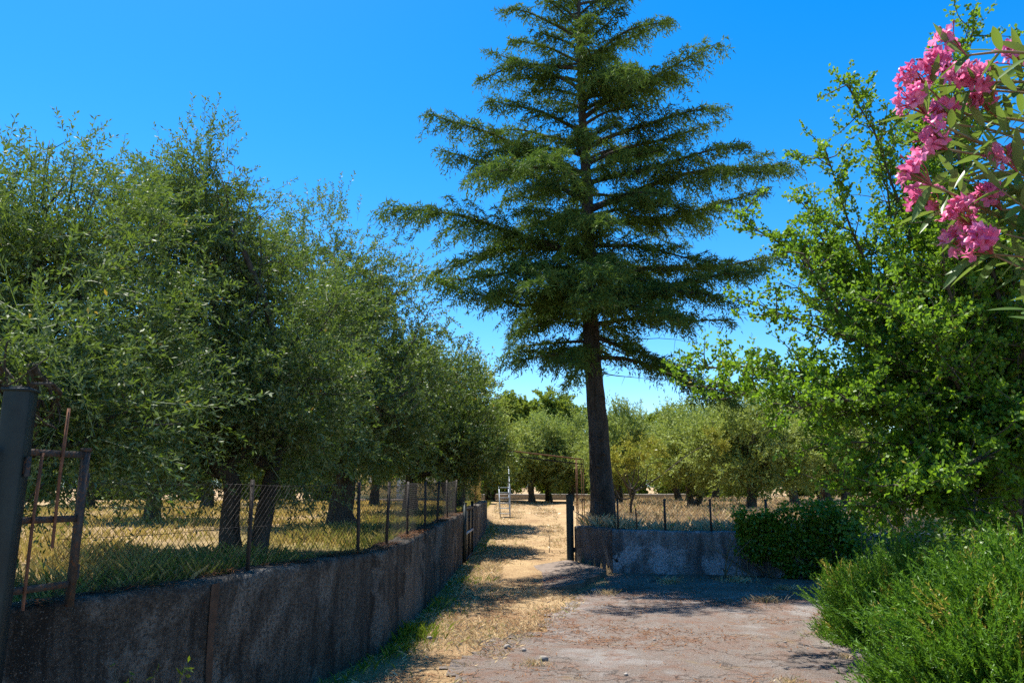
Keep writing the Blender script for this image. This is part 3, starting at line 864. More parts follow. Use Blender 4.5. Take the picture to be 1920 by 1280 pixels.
# ------------------------------------------------------------------ round oaks behind the field
def proto_oak(seed):
    rng = np.random.default_rng(seed)
    lobes = []
    for i in range(15):
        d = unit(rng.normal(size=3)); d[2] = abs(d[2]) * 1.0 - .25
        lobes.append((d[0] * 2.2, d[1] * 2.2, 4.6 + d[2] * 2.1, *(rng.uniform(.95, 1.4, 3))))
    V, Q, t = olive_crown(seed, lobes, 3600, 9, .20, .13, (.25, .5), up=.3)
    cm = mesh_np('crown', V, Q, t); cm.materials.append(M['oak_leaf'])
    b = MB(); gnarled(b, (0, 0, -.2), (0, 0, 2.6), .32, .22, rng, 9, .03, 10)
    for l in lobes: gnarled(b, (0, 0, 2.3), l[:3], .12, .03, rng, 7, .08, 6)
    tm = b.mesh('trunk', True); tm.materials.append(M['hawthorn_bark'])
    return tm, cm
OK = [proto_oak(5), proto_oak(9)]
for i, (k, x, y, s, rz, lab) in enumerate([
    (0, 3.4, 62, 1.13, .3, 'tall round oak directly left of the cedar trunk in the distance'),
    (1, -.2, 60, 1.10, 1.8, 'round oak above the pale steps at the far end of the track'),
    (1, 9.0, 63, .92, 4.1, 'round yellow-green oak just right of the cedar trunk'),
    (0, 12.6, 61, .95, 2.5, 'twin-domed oak in the middle distance right of the cedar'),
    (1, 15.6, 64, .90, .9, 'oak with a low crown behind the silvery olives'),
    (0, 21.0, 66, 1.0, 5.2, 'distant oak seen through gaps in the hawthorn'),
    (0, -5.5, 64, 1.1, 3.9, 'distant oak behind the cream house'),
    (1, -12.5, 60, 1.1, .1, 'distant oak left of the cream house'),
]):
    g = empty('oak_tree', (x, y, hz(x, y) - .05), rz, lab, 'tree', 'round oaks behind the olive field')
    g.scale = (s, s, s)
    obj('trunk', OK[k][0], None, g); obj('crown', OK[k][1], None, g)

# vines / scrub at the foot of the oaks
def bush_mesh(seed, rx, ry, rz, n, per, ll, lw, mat, tl=(.12, .3), up=.5):
    rng = np.random.default_rng(seed)
    lobes = [(rng.normal() * rx * .4, rng.normal() * ry * .4, rz * rng.uniform(.35, .6), rx * .62, ry * .62, rz * .5) for _ in range(6)]
    V, Q, t = olive_crown(seed, lobes, n, per, ll, lw, tl, up=up)
    V[:, 2] = np.maximum(V[:, 2], -.05)
    m = mesh_np('foliage', V, Q, t); m.materials.append(M[mat]); return m
bm = bush_mesh(31, 1.6, .9, 1.5, 900, 10, .16, .11, 'weed_leaf')
for i, (x, y, s, lab) in enumerate([(-.6, 50, 1.0, 'low bright green bush behind the far stone wall at the left'), (3.0, 50.5, 1.1, 'low bright green bush behind the far stone wall beside the cedar'),
                                    (6.6, 51, 1.0, 'low green bush in the distance right of the cedar'), (10.5, 52, 1.1, 'low green bush under the twin-domed oak'), (15, 52, 1.2, 'low green bush at the back of the right field')]):
    g = empty('green_bush', (x, y, hz(x, y)), i * 1.3, lab, 'bush', 'low bushes beyond the far field wall')
    g.scale = (s, s, s); obj('foliage', bm, None, g)
    MB().tube([(0, 0, -.1), (.05, 0, .4), (.1, .05, .9)], [.05, .04, .015], 6).build('stem', M['twig'], g)

WORDS = 'first second third fourth fifth sixth seventh eighth ninth tenth'.split()
for i in range(10):
    x = -30 + i * 2.75 + (i * 37 % 11) * .08; y = 43 + (i * 29 % 7) * .5 - .12 * i
    g = empty('green_bush', (x, y, hz(x, y) - .1), i * 2.1, 'green hedge bush behind the left field, %s from the left in its row' % WORDS[i], 'bush', 'hedge row behind the left field')
    g.scale = (1.5, 1.4, 1.75 + (i * 13 % 5) * .12); obj('foliage', bm, None, g)
for i in range(9):
    x = 5.5 + i * 2.9 + (i * 31 % 7) * .1; y = 54 + (i * 17 % 5) * .6
    g = empty('green_bush', (x, y, hz(x, y) - .1), i * 1.7, 'tall scrub bush behind the right field, %s in its row counting from the cedar' % WORDS[i], 'bush', 'scrub row behind the right field')
    g.scale = (1.6, 1.5, 1.9 + (i * 11 % 5) * .15); obj('foliage', bm, None, g)

# ------------------------------------------------------------------ the cedar
def cedar():
    rng = np.random.default_rng(12)
    bx, by, bz = 1.80, 15.62, .80
    g = empty('cedar_tree', (2.0, 16.75, .82), 0, 'tall cedar with drooping branches and a bare dark trunk behind the whitewashed wall', 'tree')
    g.scale = (1.07, 1.07, 1.07)
    b = MB()
    H = 13.3
    zz = np.concatenate([[-.2, 0, .15, .4, .8], np.linspace(1.3, H, 22)])
    tx = np.interp(zz, [0, 3.6, H], [0, -.15, -.34]) + np.sin(zz * 1.1) * .02
    tr = np.interp(zz, [-.2, 0, .4, 1.2, 3.6, 8, H], [.34, .300, .255, .228, .175, .11, .012])
    k = 22
    a = np.arange(k) * 2 * math.pi / k
    V = []
    zf = np.interp(np.linspace(0, len(zz) - 1, 150), np.arange(len(zz)), zz)
    txf, trf = np.interp(zf, zz, tx), np.interp(zf, zz, tr)
    for z, x, r in zip(zf, txf, trf):
        rr = r * (1 + .07 * vnoise(a * 3.2, a * 0 + z * 1.6, 1.3, 4) + .05 * vnoise(a * 8, a * 0 + z * 5, 1.0, 6) + .06 * np.sin(a * 5 + 1) * max(0, 1 - z))
        V.append(np.stack([x + np.cos(a) * rr, np.sin(a) * rr, np.full(k, z)], 1))
    n = len(zf); i = np.arange(n - 1)[:, None] * k; j = np.arange(k)[None]; j2 = (j + 1) % k
    b.add(np.concatenate(V), np.stack([i + j, i + j2, i + k + j2, i + k + j], -1).reshape(-1, 4))
    for z, aa in ((1.75, -1.5), (1.45, -1.3), (1.2, -1.9), (2.6, -.9), (3.1, -2.0)):                    # knots / branch stubs
        r = float(np.interp(z, zf, trf)); x = float(np.interp(z, zf, txf))
        d = np.array([math.cos(aa), math.sin(aa), .15])
        b.tube([np.array([x, 0, z]) + d * r * .8, np.array([x, 0, z]) + d * (r + .045)], [.055, .038], 8)
    b.build('trunk', M['cedar_bark'], g, smooth=True)
    trunk_at = lambda z: np.array([float(np.interp(z, zf, txf)), 0, z])
    # limbs: (start height, azimuth, length, rise at the start, sag)
    limbs = []
    for tip in [(-.43, 11.5), (-1.93, 9.64), (-1.55, 8.7), (-2.75, 7.35), (-1.38, 5.55), (-.17, 4.45), (3.67, 12.33), (4.6, 11.1), (4.4, 9.7), (6.35, 9.15), (5.6, 8.2), (5.93, 6.75), (5.0, 5.8), (4.5, 5.15), (.0, 12.05)]:
        dx = tip[0] - (bx - .2); dzt = tip[1] - bz
        L = abs(dx) / .97
        rise = np.interp(dzt, [3.5, 5, 8, 11.5], [-.06, .10, .34, .62])
        limbs.append((dzt - rise * L * .8, (0 if dx > 0 else math.pi) + rng.normal() * .22, L, rise, .20 * rise))
    prof = [(3.3, 2.6), (4.0, 3.2), (5.2, 3.7), (6.3, 4.1), (7.2, 3.9), (8.5, 3.2), (10, 2.45), (11, 1.9), (12, 1.25), (12.7, .7), (13.2, .25)]
    z = 3.45; az = .4
    while z < 13.0:
        az += 2.4 + rng.normal() * .3
        Lm = float(interp(z, prof)) * rng.uniform(.40, 1.08) * (1 - .38 * max(0, math.sin(az)))  # unseen rear limbs shortened so their shadow leaves the field sunlit
        rise = float(np.interp(z, [3.3, 5, 8, 12], [-.03, .12, .30, .60])) + rng.normal() * .17
        limbs.append((z, az, Lm, rise, .20 + .14 * rng.random()))
        z += rng.uniform(.050, .150)
    lb = MB()
    PV, PD, PL, PT = [], [], [], []
    for (z0, a0, L, rise, sag) in limbs:
        nseg = 10
        t = np.linspace(0, 1, nseg)
        side = np.array([-math.sin(a0), math.cos(a0), 0]); fw = np.array([math.cos(a0), math.sin(a0), 0])
        wob = rng.normal() * .09
        pts = trunk_at(z0)[None] + fw * (L * t)[:, None] + side * (wob * L * np.sin(t * 2.6))[:, None]
        pts[:, 2] += L * (rise * t - sag * t ** 2.2) + .05 * np.sin(t * 8 + z0 * 7) * L * .3
        lb.tube(pts, np.interp(t, [0, 1], [.018 + .013 * L, .006]), 6, cap=False)
        m = max(6, int(L / .10))
        tt = np.linspace(.08, 1.0, m)
        base = np.stack([np.interp(tt, t, pts[:, c]) for c in range(3)], 1)
        br_tint = rng.normal() * .08
        bare = rng.uniform(.0, .25)
        for q in range(m):
            u = tt[q]
            if u < bare: continue
            for sgn in ((-1, 1, .25) if q < m - 1 else (0,)):
                if rng.random() < .26: continue
                l2 = np.clip((.20 + .62 * (1 - u) ** .7 * min(1, u * 4 + .35)) * L * .36 * rng.uniform(.45, 1.3), .14, 1.1)
                if sgn == .25: l2 *= .6
                ang = rng.uniform(.6, 1.2) * sgn
                d = fw * math.cos(ang) + side * math.sin(ang) + np.array([0, 0, rng.normal() * .36 + rise * .5 + (.45 if sgn == .25 else 0)])
                d /= np.linalg.norm(d)
                ns = max(3, int(l2 / .060))
                s = (np.arange(ns) + .5) / ns
                bp = base[q] + d * (l2 * s)[:, None]
                bp[:, 2] += -.34 * l2 * s ** 2 + rng.normal() * .03
                st_ = br_tint + rng.normal() * .07
                for sd in (-1, 1):                                    # drooping spurs, needles along them
                    sl = rng.uniform(.06, .21, ns) * (1.15 - .35 * s)
                    sx = np.cross(d, (0, 0, 1.0)); sx /= np.linalg.norm(sx) + 1e-9
                    e = unit(d * .55 + sx * sd * .70 + np.array([0, 0, -.40]) + rng.normal(size=(ns, 3)) * .28)
                    for f in (.05, .35, .65, .98):
                        PV.append(bp + e * (sl * f)[:, None] + (0, 0, -1) * (sl * f * f * .55)[:, None])
                        PD.append(e * .7 + rng.normal(size=(ns, 3)) * .55 + np.array([0, 0, .20 - .75 * f]))
                        PT.append(.36 + st_ + .30 * f * s + rng.normal(size=ns) * .13)
                        PL.append(np.full(ns, .105))
                if l2 > .45 and rng.random() < .5:
                    lb.tube([base[q], base[q] + d * l2 * .5 + (0, 0, -.08 * l2), base[q] + d * l2 + (0, 0, -.34 * l2)], [.008, .005, .002], 3, cap=False)
    for q in range(26):
        z0 = rng.uniform(3.2, 8.5); a0 = rng.random() * 6.283; L = rng.uniform(.8, 2.6)
        e = trunk_at(z0) + np.array([math.cos(a0) * L, math.sin(a0) * L, rng.uniform(-.25, .35) * L])
        pq = curve(trunk_at(z0), e, 8, .05, rng); lb.tube(pq, np.linspace(.016, .003, 8), 4, cap=False)
        for w in (4, 5, 6): lb.tube([pq[w], pq[w] + rng.normal(size=3) * .18 + (0, 0, -.05)], [.005, .002], 3, cap=False)
    lb.build('limbs', M['cedar_bark'], g, smooth=True)
    P = np.concatenate(PV); D = np.concatenate(PD); T_ = np.clip(np.concatenate(PT), 0, .94)
    n = len(P)
    T_ = np.where(rng.random(n) < .006, 1.0, T_)
    V, Q = needle_tris(P, D, np.concatenate(PL) * rng.uniform(.7, 1.3, n), .027 * rng.uniform(.7, 1.3, n), rng)
    obj('crown', mesh_np('crown', V, Q, T_), M['cedar_needle'], g)
    print('cedar needles', n, 'limbs', len(limbs))
cedar()

# ------------------------------------------------------------------ hawthorn on the right
def hawthorn():
    rng = np.random.default_rng(33)
    O = np.array([6.25, 9.3, 0.0])
    g = empty('hawthorn_tree', tuple(O), 0, 'broad bright green hawthorn tree spreading over the wall on the right', 'tree')
    b = MB()
    fork = np.array([-.05, 0, 2.0])
    gnarled(b, (.1, 0, -.2), fork, .19, .15, rng, 10, .03, 12)
    tips = [(4.42, 9, 6.73), (6.02, 8.5, 7.41), (2.12, 9, 3.21), (2.32, 8.5, 2.65), (3.22, 9.5, 5.1), (2.91, 9, 3.74), (4.04, 9, 5.86), (3.3, 8.5, 4.4), (4.05, 9.7, 5.6), (5.43, 9.5, 6.49),
            (3.3, 8.5, 2.1), (3.1, 8.0, 2.4), (3.5, 8.2, 1.6), (3.63, 7.5, 1.7), (4.41, 7.4, 1.75), (5.62, 9, 5.9), (3.77, 8, 3.68), (4.39, 7.6, 3.23), (2.97, 8.4, 2.91),
            (4.9, 8.0, 4.6), (5.0, 7.2, 2.4), (5.6, 7.4, 3.9), (4.2, 10.4, 4.4), (5.0, 11.0, 5.2), (3.6, 10.4, 3.2), (4.4, 11.2, 2.6), (6.3, 8.0, 5.4), (7.4, 8.6, 6.2), (8.3, 9.5, 5.0),
            (7.6, 10.8, 5.4), (6.4, 11.2, 6.2), (8.6, 8.4, 3.6), (7.0, 7.4, 3.2), (5.2, 8.6, 5.2), (6.0, 7.2, 2.2), (3.9, 9.0, 2.4), (3.6, 9.4, 4.6), (4.8, 9.6, 3.6), (3.7, 7.9, 1.45), (4.7, 7.5, 1.35), (5.4, 7.1, 1.7), (5.2, 8.2, 2.6), (6.2, 7.4, 2.9), (4.2, 8.6, 2.9), (5.8, 8.2, 3.4), (4.6, 8.2, 1.9), (4.9, 9.2, 6.0), (5.0, 8.8, 5.4), (5.7, 9.3, 6.7), (3.7, 9.0, 5.1), (4.5, 9.3, 4.9), (6.3, 8.8, 6.6), (5.3, 8.4, 4.3)]
    PV, PD, PT = [], [], []
    def leaf_twig(p, d, L, ct):
        m = max(3, int(L / .028))
        t = (np.arange(m) + .5) / m
        c = p + d * (L * t)[:, None]
        for q in range(3):
            PV.append(c + rng.normal(size=(m, 3)) * .016)
            PD.append(d * .5 + rng.normal(size=(m, 3)) * .8 + np.array([0, 0, .25]))
            PT.append(np.clip(ct + rng.normal(size=m) * .16, 0, .93))
    for ti, tip in enumerate(tips):
        e = np.array(tip) - O
        L = np.linalg.norm(e - fork)
        st = fork + (0, 0, -rng.uniform(0, .7))
        n = 16
        p = curve(st, e, n, .055, rng)
        p[:, 2] += .28 * np.sin(np.linspace(0, 1, n) * math.pi) * (.5 if e[2] > 3 else .9)
        p += np.cumsum(rng.normal(size=(n, 3)) * .022, axis=0) * np.linspace(0, 1, n)[:, None]
        t = np.linspace(0, 1, n)
        b.tube(p, np.interp(t, [0, .35, 1], [.030 + .009 * L, .026, .007]) * rng.uniform(.9, 1.3), 7, cap=False)
        m = int(L / .125)
        for u in np.linspace(.22, 1, m):
            c = np.array([np.interp(u, t, p[:, k]) for k in range(3)])
            dd = p[min(n - 1, int(u * (n - 1)) + 1)] - p[max(0, int(u * (n - 1)) - 1)]; dd /= np.linalg.norm(dd) + 1e-9
            for r_ in range(2):
                d = unit(dd * .55 + rng.normal(size=3) * np.array([.8, .8, .55]) + np.array([0, 0, .18]))
                l2 = rng.uniform(.30, .85) * (1.1 - .45 * u)
                q = curve(c, c + d * l2, 6, .06, rng)
                b.tube(q, np.linspace(.009, .003, 6), 4, cap=False)
                ct = .42 + rng.normal() * .12
                for w in np.linspace(.2, 1, max(3, int(l2 / .095))):
                    c2 = np.array([np.interp(w, np.linspace(0, 1, 6), q[:, k]) for k in range(3)])
                    d2 = unit(d * .6 + rng.normal(size=3) * .75 + np.array([0, 0, .2]))
                    leaf_twig(c2, d2, rng.uniform(.07, .20), ct)
    b.build('trunk', M['hawthorn_bark'], g, smooth=True)
    P, D, T_ = np.concatenate(PV), np.concatenate(PD), np.concatenate(PT)
    n = len(P); T_ = np.where(rng.random(n) < .008, 1.0, T_)
    V, Q = leaf_quads(P, D, .053 * rng.uniform(.7, 1.25, n), .039 * rng.uniform(.8, 1.2, n), rng, .12, .6)
    obj('crown', mesh_np('crown', V, Q, T_), M['hawthorn_leaf'], g)
    print('hawthorn leaves', n)
hawthorn()

# ------------------------------------------------------------------ rosemary hedge bushes at the right edge
def rosemary_mesh(seed, n_plume, n_sprig, per):
    rng = np.random.default_rng(seed)
    pd = rng.normal(size=(n_plume, 3)); pd[:, 2] = np.abs(pd[:, 2]) * 1.1 - .25; pd = unit(pd)
    lump = 1 + .12 * np.sin(pd[:, 0] * 5 + 1) * np.cos(pd[:, 1] * 5) + rng.normal(size=n_plume) * .07
    pc = pd * (lump * rng.uniform(.62, 1.0, n_plume) ** .6)[:, None]
    pdir = unit(pd * (.65, .65, .3) + (0, 0, .62) + rng.normal(size=pd.shape) * .16)
    patch = rng.random(n_plume)
    k = rng.integers(0, n_plume, n_sprig)
    c = pc[k] + rng.normal(size=(n_sprig, 3)) * .055 - pdir[k] * rng.uniform(0, .30, n_sprig)[:, None]
    c[:, 2] = np.maximum(c[:, 2], -.05)
    td = unit(pdir[k] + rng.normal(size=c.shape) * .17)
    L = rng.uniform(.14, .30, n_sprig)
    t = (np.arange(per) + .5) / per
    P = c[:, None] + td[:, None] * (L[:, None] * t)[..., None]
    D = td[:, None] * .85 + rng.normal(size=P.shape) * .42
    n = n_sprig * per
    V, Q = needle_tris(P.reshape(-1, 3), D.reshape(-1, 3), .036 * rng.uniform(.7, 1.25, n), .0105, rng)
    tint = np.clip(.42 + np.repeat(rng.normal(size=n_plume)[k] * .14 + rng.normal(size=n_sprig) * .10, per) + rng.normal(size=n) * .10, 0, .92)
    brown = np.repeat((patch[k] > .93) & (rng.random(n_sprig) < .65), per)
    tint = np.where(brown | (rng.random(n) < .012), 1.0, tint)
    m = mesh_np('foliage', V, Q, tint)
    m.materials.append(M['rosemary_leaf'])
    return m
RM = [rosemary_mesh(3, 420, 8200, 30)]
for k, (x, y, sx, sy, sz, rz, lab) in enumerate([
    (4.30, 8.5, .80, .95, .86, .4, 'small yellow-tipped rosemary bush at the edge of the paved yard'),
    (4.04, 6.05, 1.16, 1.15, 1.12, 2.0, 'large rosemary bush in the right foreground beside the yard'),
    (5.6, 7.6, 1.15, 1.1, 1.16, 3.6, 'rosemary bush behind the foreground one at the right edge'),
    (5.7, 5.4, 1.2, 1.2, 1.05, 5.1, 'rosemary bush at the right frame edge below the oleander'),
]):
    g = empty('rosemary_bush', (x, y, 0), rz, lab, 'bush', 'rosemary bushes along the right edge of the yard')
    g.scale = (sx, sy, sz)
    obj('foliage', RM[0], None, g)
    b = MB(); rg = np.random.default_rng(k)
    for q in range(14):
        a = q * .9; e = (math.cos(a) * .55, math.sin(a) * .55, rg.uniform(.35, .7))
        gnarled(b, (math.cos(a) * .06, math.sin(a) * .06, -.05), e, .025, .007, rg, 6, .08, 5)
    b.build('stems', M['twig'], g, smooth=True)

# ------------------------------------------------------------------ ivy on the right end of the wall
def ivy(name, lobes, seed, n, label, loc, ll=.06, cat='ivy'):
    rng = np.random.default_rng(seed)
    g = empty(name, loc, 0, label, cat)
    p, d, r, k = sample_lobes(n, lobes, rng, .35)
    p[:, 2] = np.maximum(p[:, 2], .02)
    D = unit(d * .4 + rng.normal(size=d.shape) * .5 + np.array([0, -.3, -.5]))
    V, Q = leaf_quads(p, D, ll * rng.uniform(.6, 1.2, n), ll * .8 * rng.uniform(.7, 1.2, n), rng, .15, .38)
    obj('foliage', mesh_np('foliage', V, Q, np.clip(.45 + rng.normal(size=n) * .22, 0, .93)), M['ivy_leaf'], g)
    for q in range(12):
        l = lobes[q % len(lobes)]; b = MB()
        gnarled(b, (l[0] + rng.normal() * .3, l[1] - .02, 0), (l[0] + rng.normal() * .4, l[1], l[2] + l[5] * .7), .014, .004, rng, 8, .06, 5)
        b.build('vine_stem', M['twig'], g)
    return g
ri = np.random.default_rng(6)
cur = []
for k in range(42):
    x = -.85 + 2.1 * (k + ri.random()) / 42; top = 1.0 + ri.normal() * .12
    drop = ri.uniform(.25, 1.0) * (1 if x > -.3 else .6)
    for q in range(3): cur.append((x + ri.normal() * .08, -.08 - .13 * x - ri.uniform(0, .12), top - drop * q / 2, ri.uniform(.08, .20), ri.uniform(.07, .15), ri.uniform(.14, .26)))
for k in range(5): cur.append((ri.uniform(-.7, 1.0), .15 + ri.normal() * .12, 1.1 + abs(ri.normal()) * .22, .25, .22, .18))
ivy('ivy_mass', cur, 41, 10500, 'dark glossy ivy hanging over the right end of the whitewashed wall', (5.0, 14.1, 0), .075)
ivy('bramble_thicket', [(0, 0, .8, .9, .7, .8), (1.1, -.2, .9, .9, .8, .9), (.4, -1.4, .55, .8, .8, .6), (2.3, -1.0, 1.0, 1.1, 1.0, 1.0), (1.4, -2.2, .7, 1.0, .9, .75)], 43, 15000,
    'shady bramble thicket under the hawthorn behind the rosemary', (6.3, 12.6, 0), .065, 'bush')

# ------------------------------------------------------------------ oleander, top right
def oleander():
    rng = np.random.default_rng(4)
    O = np.array([3.05, 3.15, 0.0])
    g = empty('oleander_bush', tuple(O), 0, 'pink flowering oleander leaning in at the top right corner', 'bush')
    # leaf mesh: lanceolate, folded along the midrib, 1 m long
    t = np.linspace(0, 1, 7); w = .095 * np.sin(np.pi * t ** .85) ** .8
    V = np.concatenate([np.stack([t, w * 0, -.10 * t * t], 1), np.stack([t, w, -.10 * t * t + w * .28], 1), np.stack([t, -w, -.10 * t * t + w * .28], 1)])
    Q = [[i, i + 1, 7 + i + 1, 7 + i] for i in range(6)] + [[i, 14 + i, 14 + i + 1, i + 1] for i in range(6)]
    LM = []
    for k in range(4):
        m = mesh_np('leaf', V, np.array(Q), np.full(12, (.2, .5, .75, .9)[k]), True); m.materials.append(M['oleander_leaf']); LM.append(m)
    ym = mesh_np('leaf', V, np.array(Q), np.full(12, .5), True); ym.materials.append(M['yellow_leaf'])
    # flower mesh: five broad twisted petals round a short throat, radius 1
    def flower(seed):
        r2 = np.random.default_rng(seed)
        V, Q = [], []
        for p in range(5):
            a = p * 2 * math.pi / 5; n0 = len(V)
            for i, rr in enumerate((.10, .42, .75, 1.0)):
                wd = (.09, .34, .50, .30)[i]
                for s_ in (-1, 0, 1):
                    tw = .10 * s_ * i
                    aa = a + s_ * wd / max(rr, .25) * .8 + .12 * i
                    z = (-.42, .0, .14, .06)[i] + tw + r2.normal() * .05 - (.06 if s_ == 0 and i else 0)
                    V.append((math.cos(aa) * rr, math.sin(aa) * rr, z))
            for i in range(3):
                for s_ in range(2):
                    q = n0 + i * 3 + s_
                    Q.append((q, q + 1, q + 4, q + 3))
        n0 = len(V)
        for z, rr in ((-1.0, .07), (-.42, .12)):
            for k in range(5): V.append((math.cos(k * 1.2566) * rr, math.sin(k * 1.2566) * rr, z))
        for k in range(5): Q.append((n0 + k, n0 + (k + 1) % 5, n0 + 5 + (k + 1) % 5, n0 + 5 + k))
        m = mesh_np('flower', np.array(V), np.array(Q), np.clip(r2.normal(size=len(Q)) * .12 + .2 + .2 * (seed % 4), 0, .92), True)
        m.materials.append(M['petal']); return m
    FM = [flower(k) for k in range(6)]
    def place(o, p, d, roll, s):
        q = Vector(d).to_track_quat('Z', 'Y') if o.name.startswith('flower') else Vector(d).to_track_quat('X', 'Z')
        o.rotation_mode = 'QUATERNION'
        from mathutils import Quaternion
        ax = (0, 0, 1) if o.name.startswith('flower') else (1, 0, 0)
        o.rotation_quaternion = q @ Quaternion(ax, roll)
        o.location = p; o.scale = (s, s, s)
    C = [(1.9, 2.9, 3.48), (1.9, 3.19, 3.49), (1.98, 3.16, 3.54), (1.73, 2.95, 3.23), (2.01, 3.05, 3.43), (2.08, 3.03, 3.39), (2.29, 3.11, 3.56), (1.99, 3.17, 3.3), (1.76, 2.89, 3.04), (1.66, 2.86, 2.87),
         (1.87, 3.18, 2.89), (1.91, 3.02, 2.75), (1.96, 3.12, 2.66), (1.88, 2.87, 2.58), (2.05, 3.03, 2.83), (2.16, 3.14, 3.32), (2.08, 2.94, 2.96), (2.43, 3.23, 3.62), (1.97, 3.0, 2.62)]
    # stems, grouped: each ends near some clusters
    stem = MB()
    ends = []
    for k, c in enumerate(C):
        e = np.array(c) - O
        st = np.array([rng.normal() * .08 - .08, rng.normal() * .08, c[2] - rng.uniform(.25, .5)])
        p = curve(st, e - np.array([-.05, 0, .05]), 9, .05, rng)
        p[:, 2] += .10 * np.sin(np.linspace(0, 1, 9) * math.pi)
        stem.tube(p, np.linspace(.013, .0045, 9), 6)
        ends.append(p)
    for k in range(5):
        stem.tube(curve((rng.normal() * .06, rng.normal() * .06, -.05), (rng.normal() * .12 - .05, rng.normal() * .1, 3.1 - .15 * k), 7, .03, rng), np.linspace(.024, .014, 7), 7)
    stem.build('stems', M['oleander_stem'], g, smooth=True)
    nl = nf = 0
    for k, (c, p) in enumerate(zip(C, ends)):
        e = np.array(c) - O
        out = unit(e - p[4])
        b = MB(); fl = []
        nfl = 11 if k not in (0, 6, 16, 17) else 4
        for q in range(nfl):
            d = unit(out * .5 + rng.normal(size=3) * .75 + np.array([-.15, -.25, .35]))
            tip = e + d * rng.uniform(.035, .085)
            b.tube([p[-1], (p[-1] + tip) / 2 + (0, 0, .01), tip - d * .02], [.0028, .0022, .003], 5)
            fl.append((tip, d))
        for q in range(4):
            d = unit(out + rng.normal(size=3) * .6 + np.array([0, 0, .6]))
            tip = e + d * rng.uniform(.07, .11)
            b.tube([p[-1], e + d * .03, tip - d * .022, tip - d * .008, tip], [.002, .002, .0022, .0055, .001], 6)
        ho = b.build('flower_cluster', M['bud_stem'], g, smooth=True)
        for tip, d in fl:
            o = obj('flower', FM[nf % 6], None, ho); nf += 1
            place(o, tip, d, rng.random() * 6, rng.uniform(.031, .041))
        # whorls of leaves back along the stem
        for w in range(3):
            pp = p[-1 - w] if w else p[-1]
            ax = unit(p[-1 - w] - p[-2 - w])
            a0 = rng.random() * 6
            for q in range(3):
                a = a0 + q * 2.094 + w * 1.0
                s1 = unit(np.cross(ax, (0, 0, 1.0))); s2 = np.cross(ax, s1)
                d = unit(ax * .75 + (s1 * math.cos(a) + s2 * math.sin(a)) * .85 + np.array([0, 0, -.08]))
                yel = rng.random() < .04
                o = obj('leaf', ym if yel else LM[rng.integers(0, 4)], None, g); nl += 1
                place(o, pp, d, rng.normal() * .5, rng.uniform(.14, .215))
    # leafy shoots lower right without flowers
    for k in range(24):
        e = np.array([rng.uniform(1.98, 2.5), rng.uniform(2.85, 3.3), rng.uniform(2.15, 3.45)]) - O
        p = curve((-.05, 0, e[2] - .35), e, 8, .05, rng)
        MB().tube(p, np.linspace(.011, .003, 8), 5).build('shoot', M['oleander_stem'], g, smooth=True)
        for w in range(4):
            ax = unit(p[-1 - w] - p[-2 - w]); a0 = rng.random() * 6
            for q in range(3):
                a = a0 + q * 2.094
                s1 = unit(np.cross(ax, (0, 0, 1.0))); s2 = np.cross(ax, s1)
                d = unit(ax * .8 + (s1 * math.cos(a) + s2 * math.sin(a)) * .8)
                o = obj('leaf', LM[rng.integers(0, 4)], None, g)
                place(o, p[-1 - w], d, rng.normal() * .5, rng.uniform(.14, .20))
oleander()

# ------------------------------------------------------------------ grass, weeds, litter
def blades(name, x, y, h, w, mat, label, rng, lean=.35, tint=None, dz=0.0):
    n = len(x)
    z = height(x, y) - .01 + dz
    a = rng.random(n) * 6.283
    ln = rng.normal(size=(n, 2)) * lean * h[:, None]
    sd = np.stack([np.cos(a), np.sin(a), np.zeros(n)], 1) * (w * .5)[:, None] if hasattr(w, '__len__') else np.stack([np.cos(a), np.sin(a), np.zeros(n)], 1) * w * .5
    p = np.stack([x, y, z], 1)
    mid = p + np.concatenate([ln * .35, h[:, None] * .6], 1); tip = p + np.concatenate([ln, h[:, None]], 1)
    V = np.empty((n, 4, 3)); V[:, 0] = p - sd; V[:, 1] = p + sd; V[:, 2] = mid + sd * .6; V[:, 3] = tip
    me = mesh_np(name, V.reshape(-1, 3), np.arange(4 * n).reshape(n, 4), rng.random(n) if tint is None else tint)
    return tag(obj(name, me, M[mat]), label, kind='stuff')
rng = np.random.default_rng(99)
# left field, near the fence: yellow green; thinning with distance
n = 150000
y = 3.6 + 34 * rng.random(n) ** 1.7
x = wlx(y) - .25 - (9 + y * .25) * rng.random(n) ** 1.35
dist = wlx(y) - x
tuft = vnoise(x, y, 1.1, 3) + .6 * vnoise(x, y, 4.0, 4)
keep = rng.random(n) < np.clip(.55 + .55 * tuft, .08, 1)
x, y, dist = x[keep], y[keep], dist[keep]; n = len(x)
tint = np.clip(.20 + rng.random(n) * .80 + .5 * sstep(.4, 2.4, dist + vnoise(x, y, .8, 6)) + .1 * vnoise(x, y, .6, 7), 0, 1)
blades('field_grass', x, y, rng.uniform(.03, .15, n) * (1 + .5 * vnoise(x, y, 1.1, 3)), np.full(n, .004) + .0006 * y, 'green_grass', 'yellow-green grass under the left olive trees', rng, .4, tint)
# right field: tall straw
n = 66000
y = 14.4 + 34 * rng.random(n) ** 1.5
x = 1.2 + (y * .62) * rng.random(n)
keep = (y > wry(x) + .35) & ((y < 16.3) | (x > 1.7 + .06 * (y - 16))) & (rng.random(n) < np.clip(.6 + .6 * vnoise(x, y, .9, 8), .12, 1))
x, y = x[keep], y[keep]; n = len(x)
blades('straw_field', x, y, rng.uniform(.08, .26, n) * (1 + .3 * vnoise(x, y, .9, 8)), np.full(n, .006) + .0007 * y, 'dry_grass', 'tall dry straw in the field beyond the whitewashed wall', rng, .45)
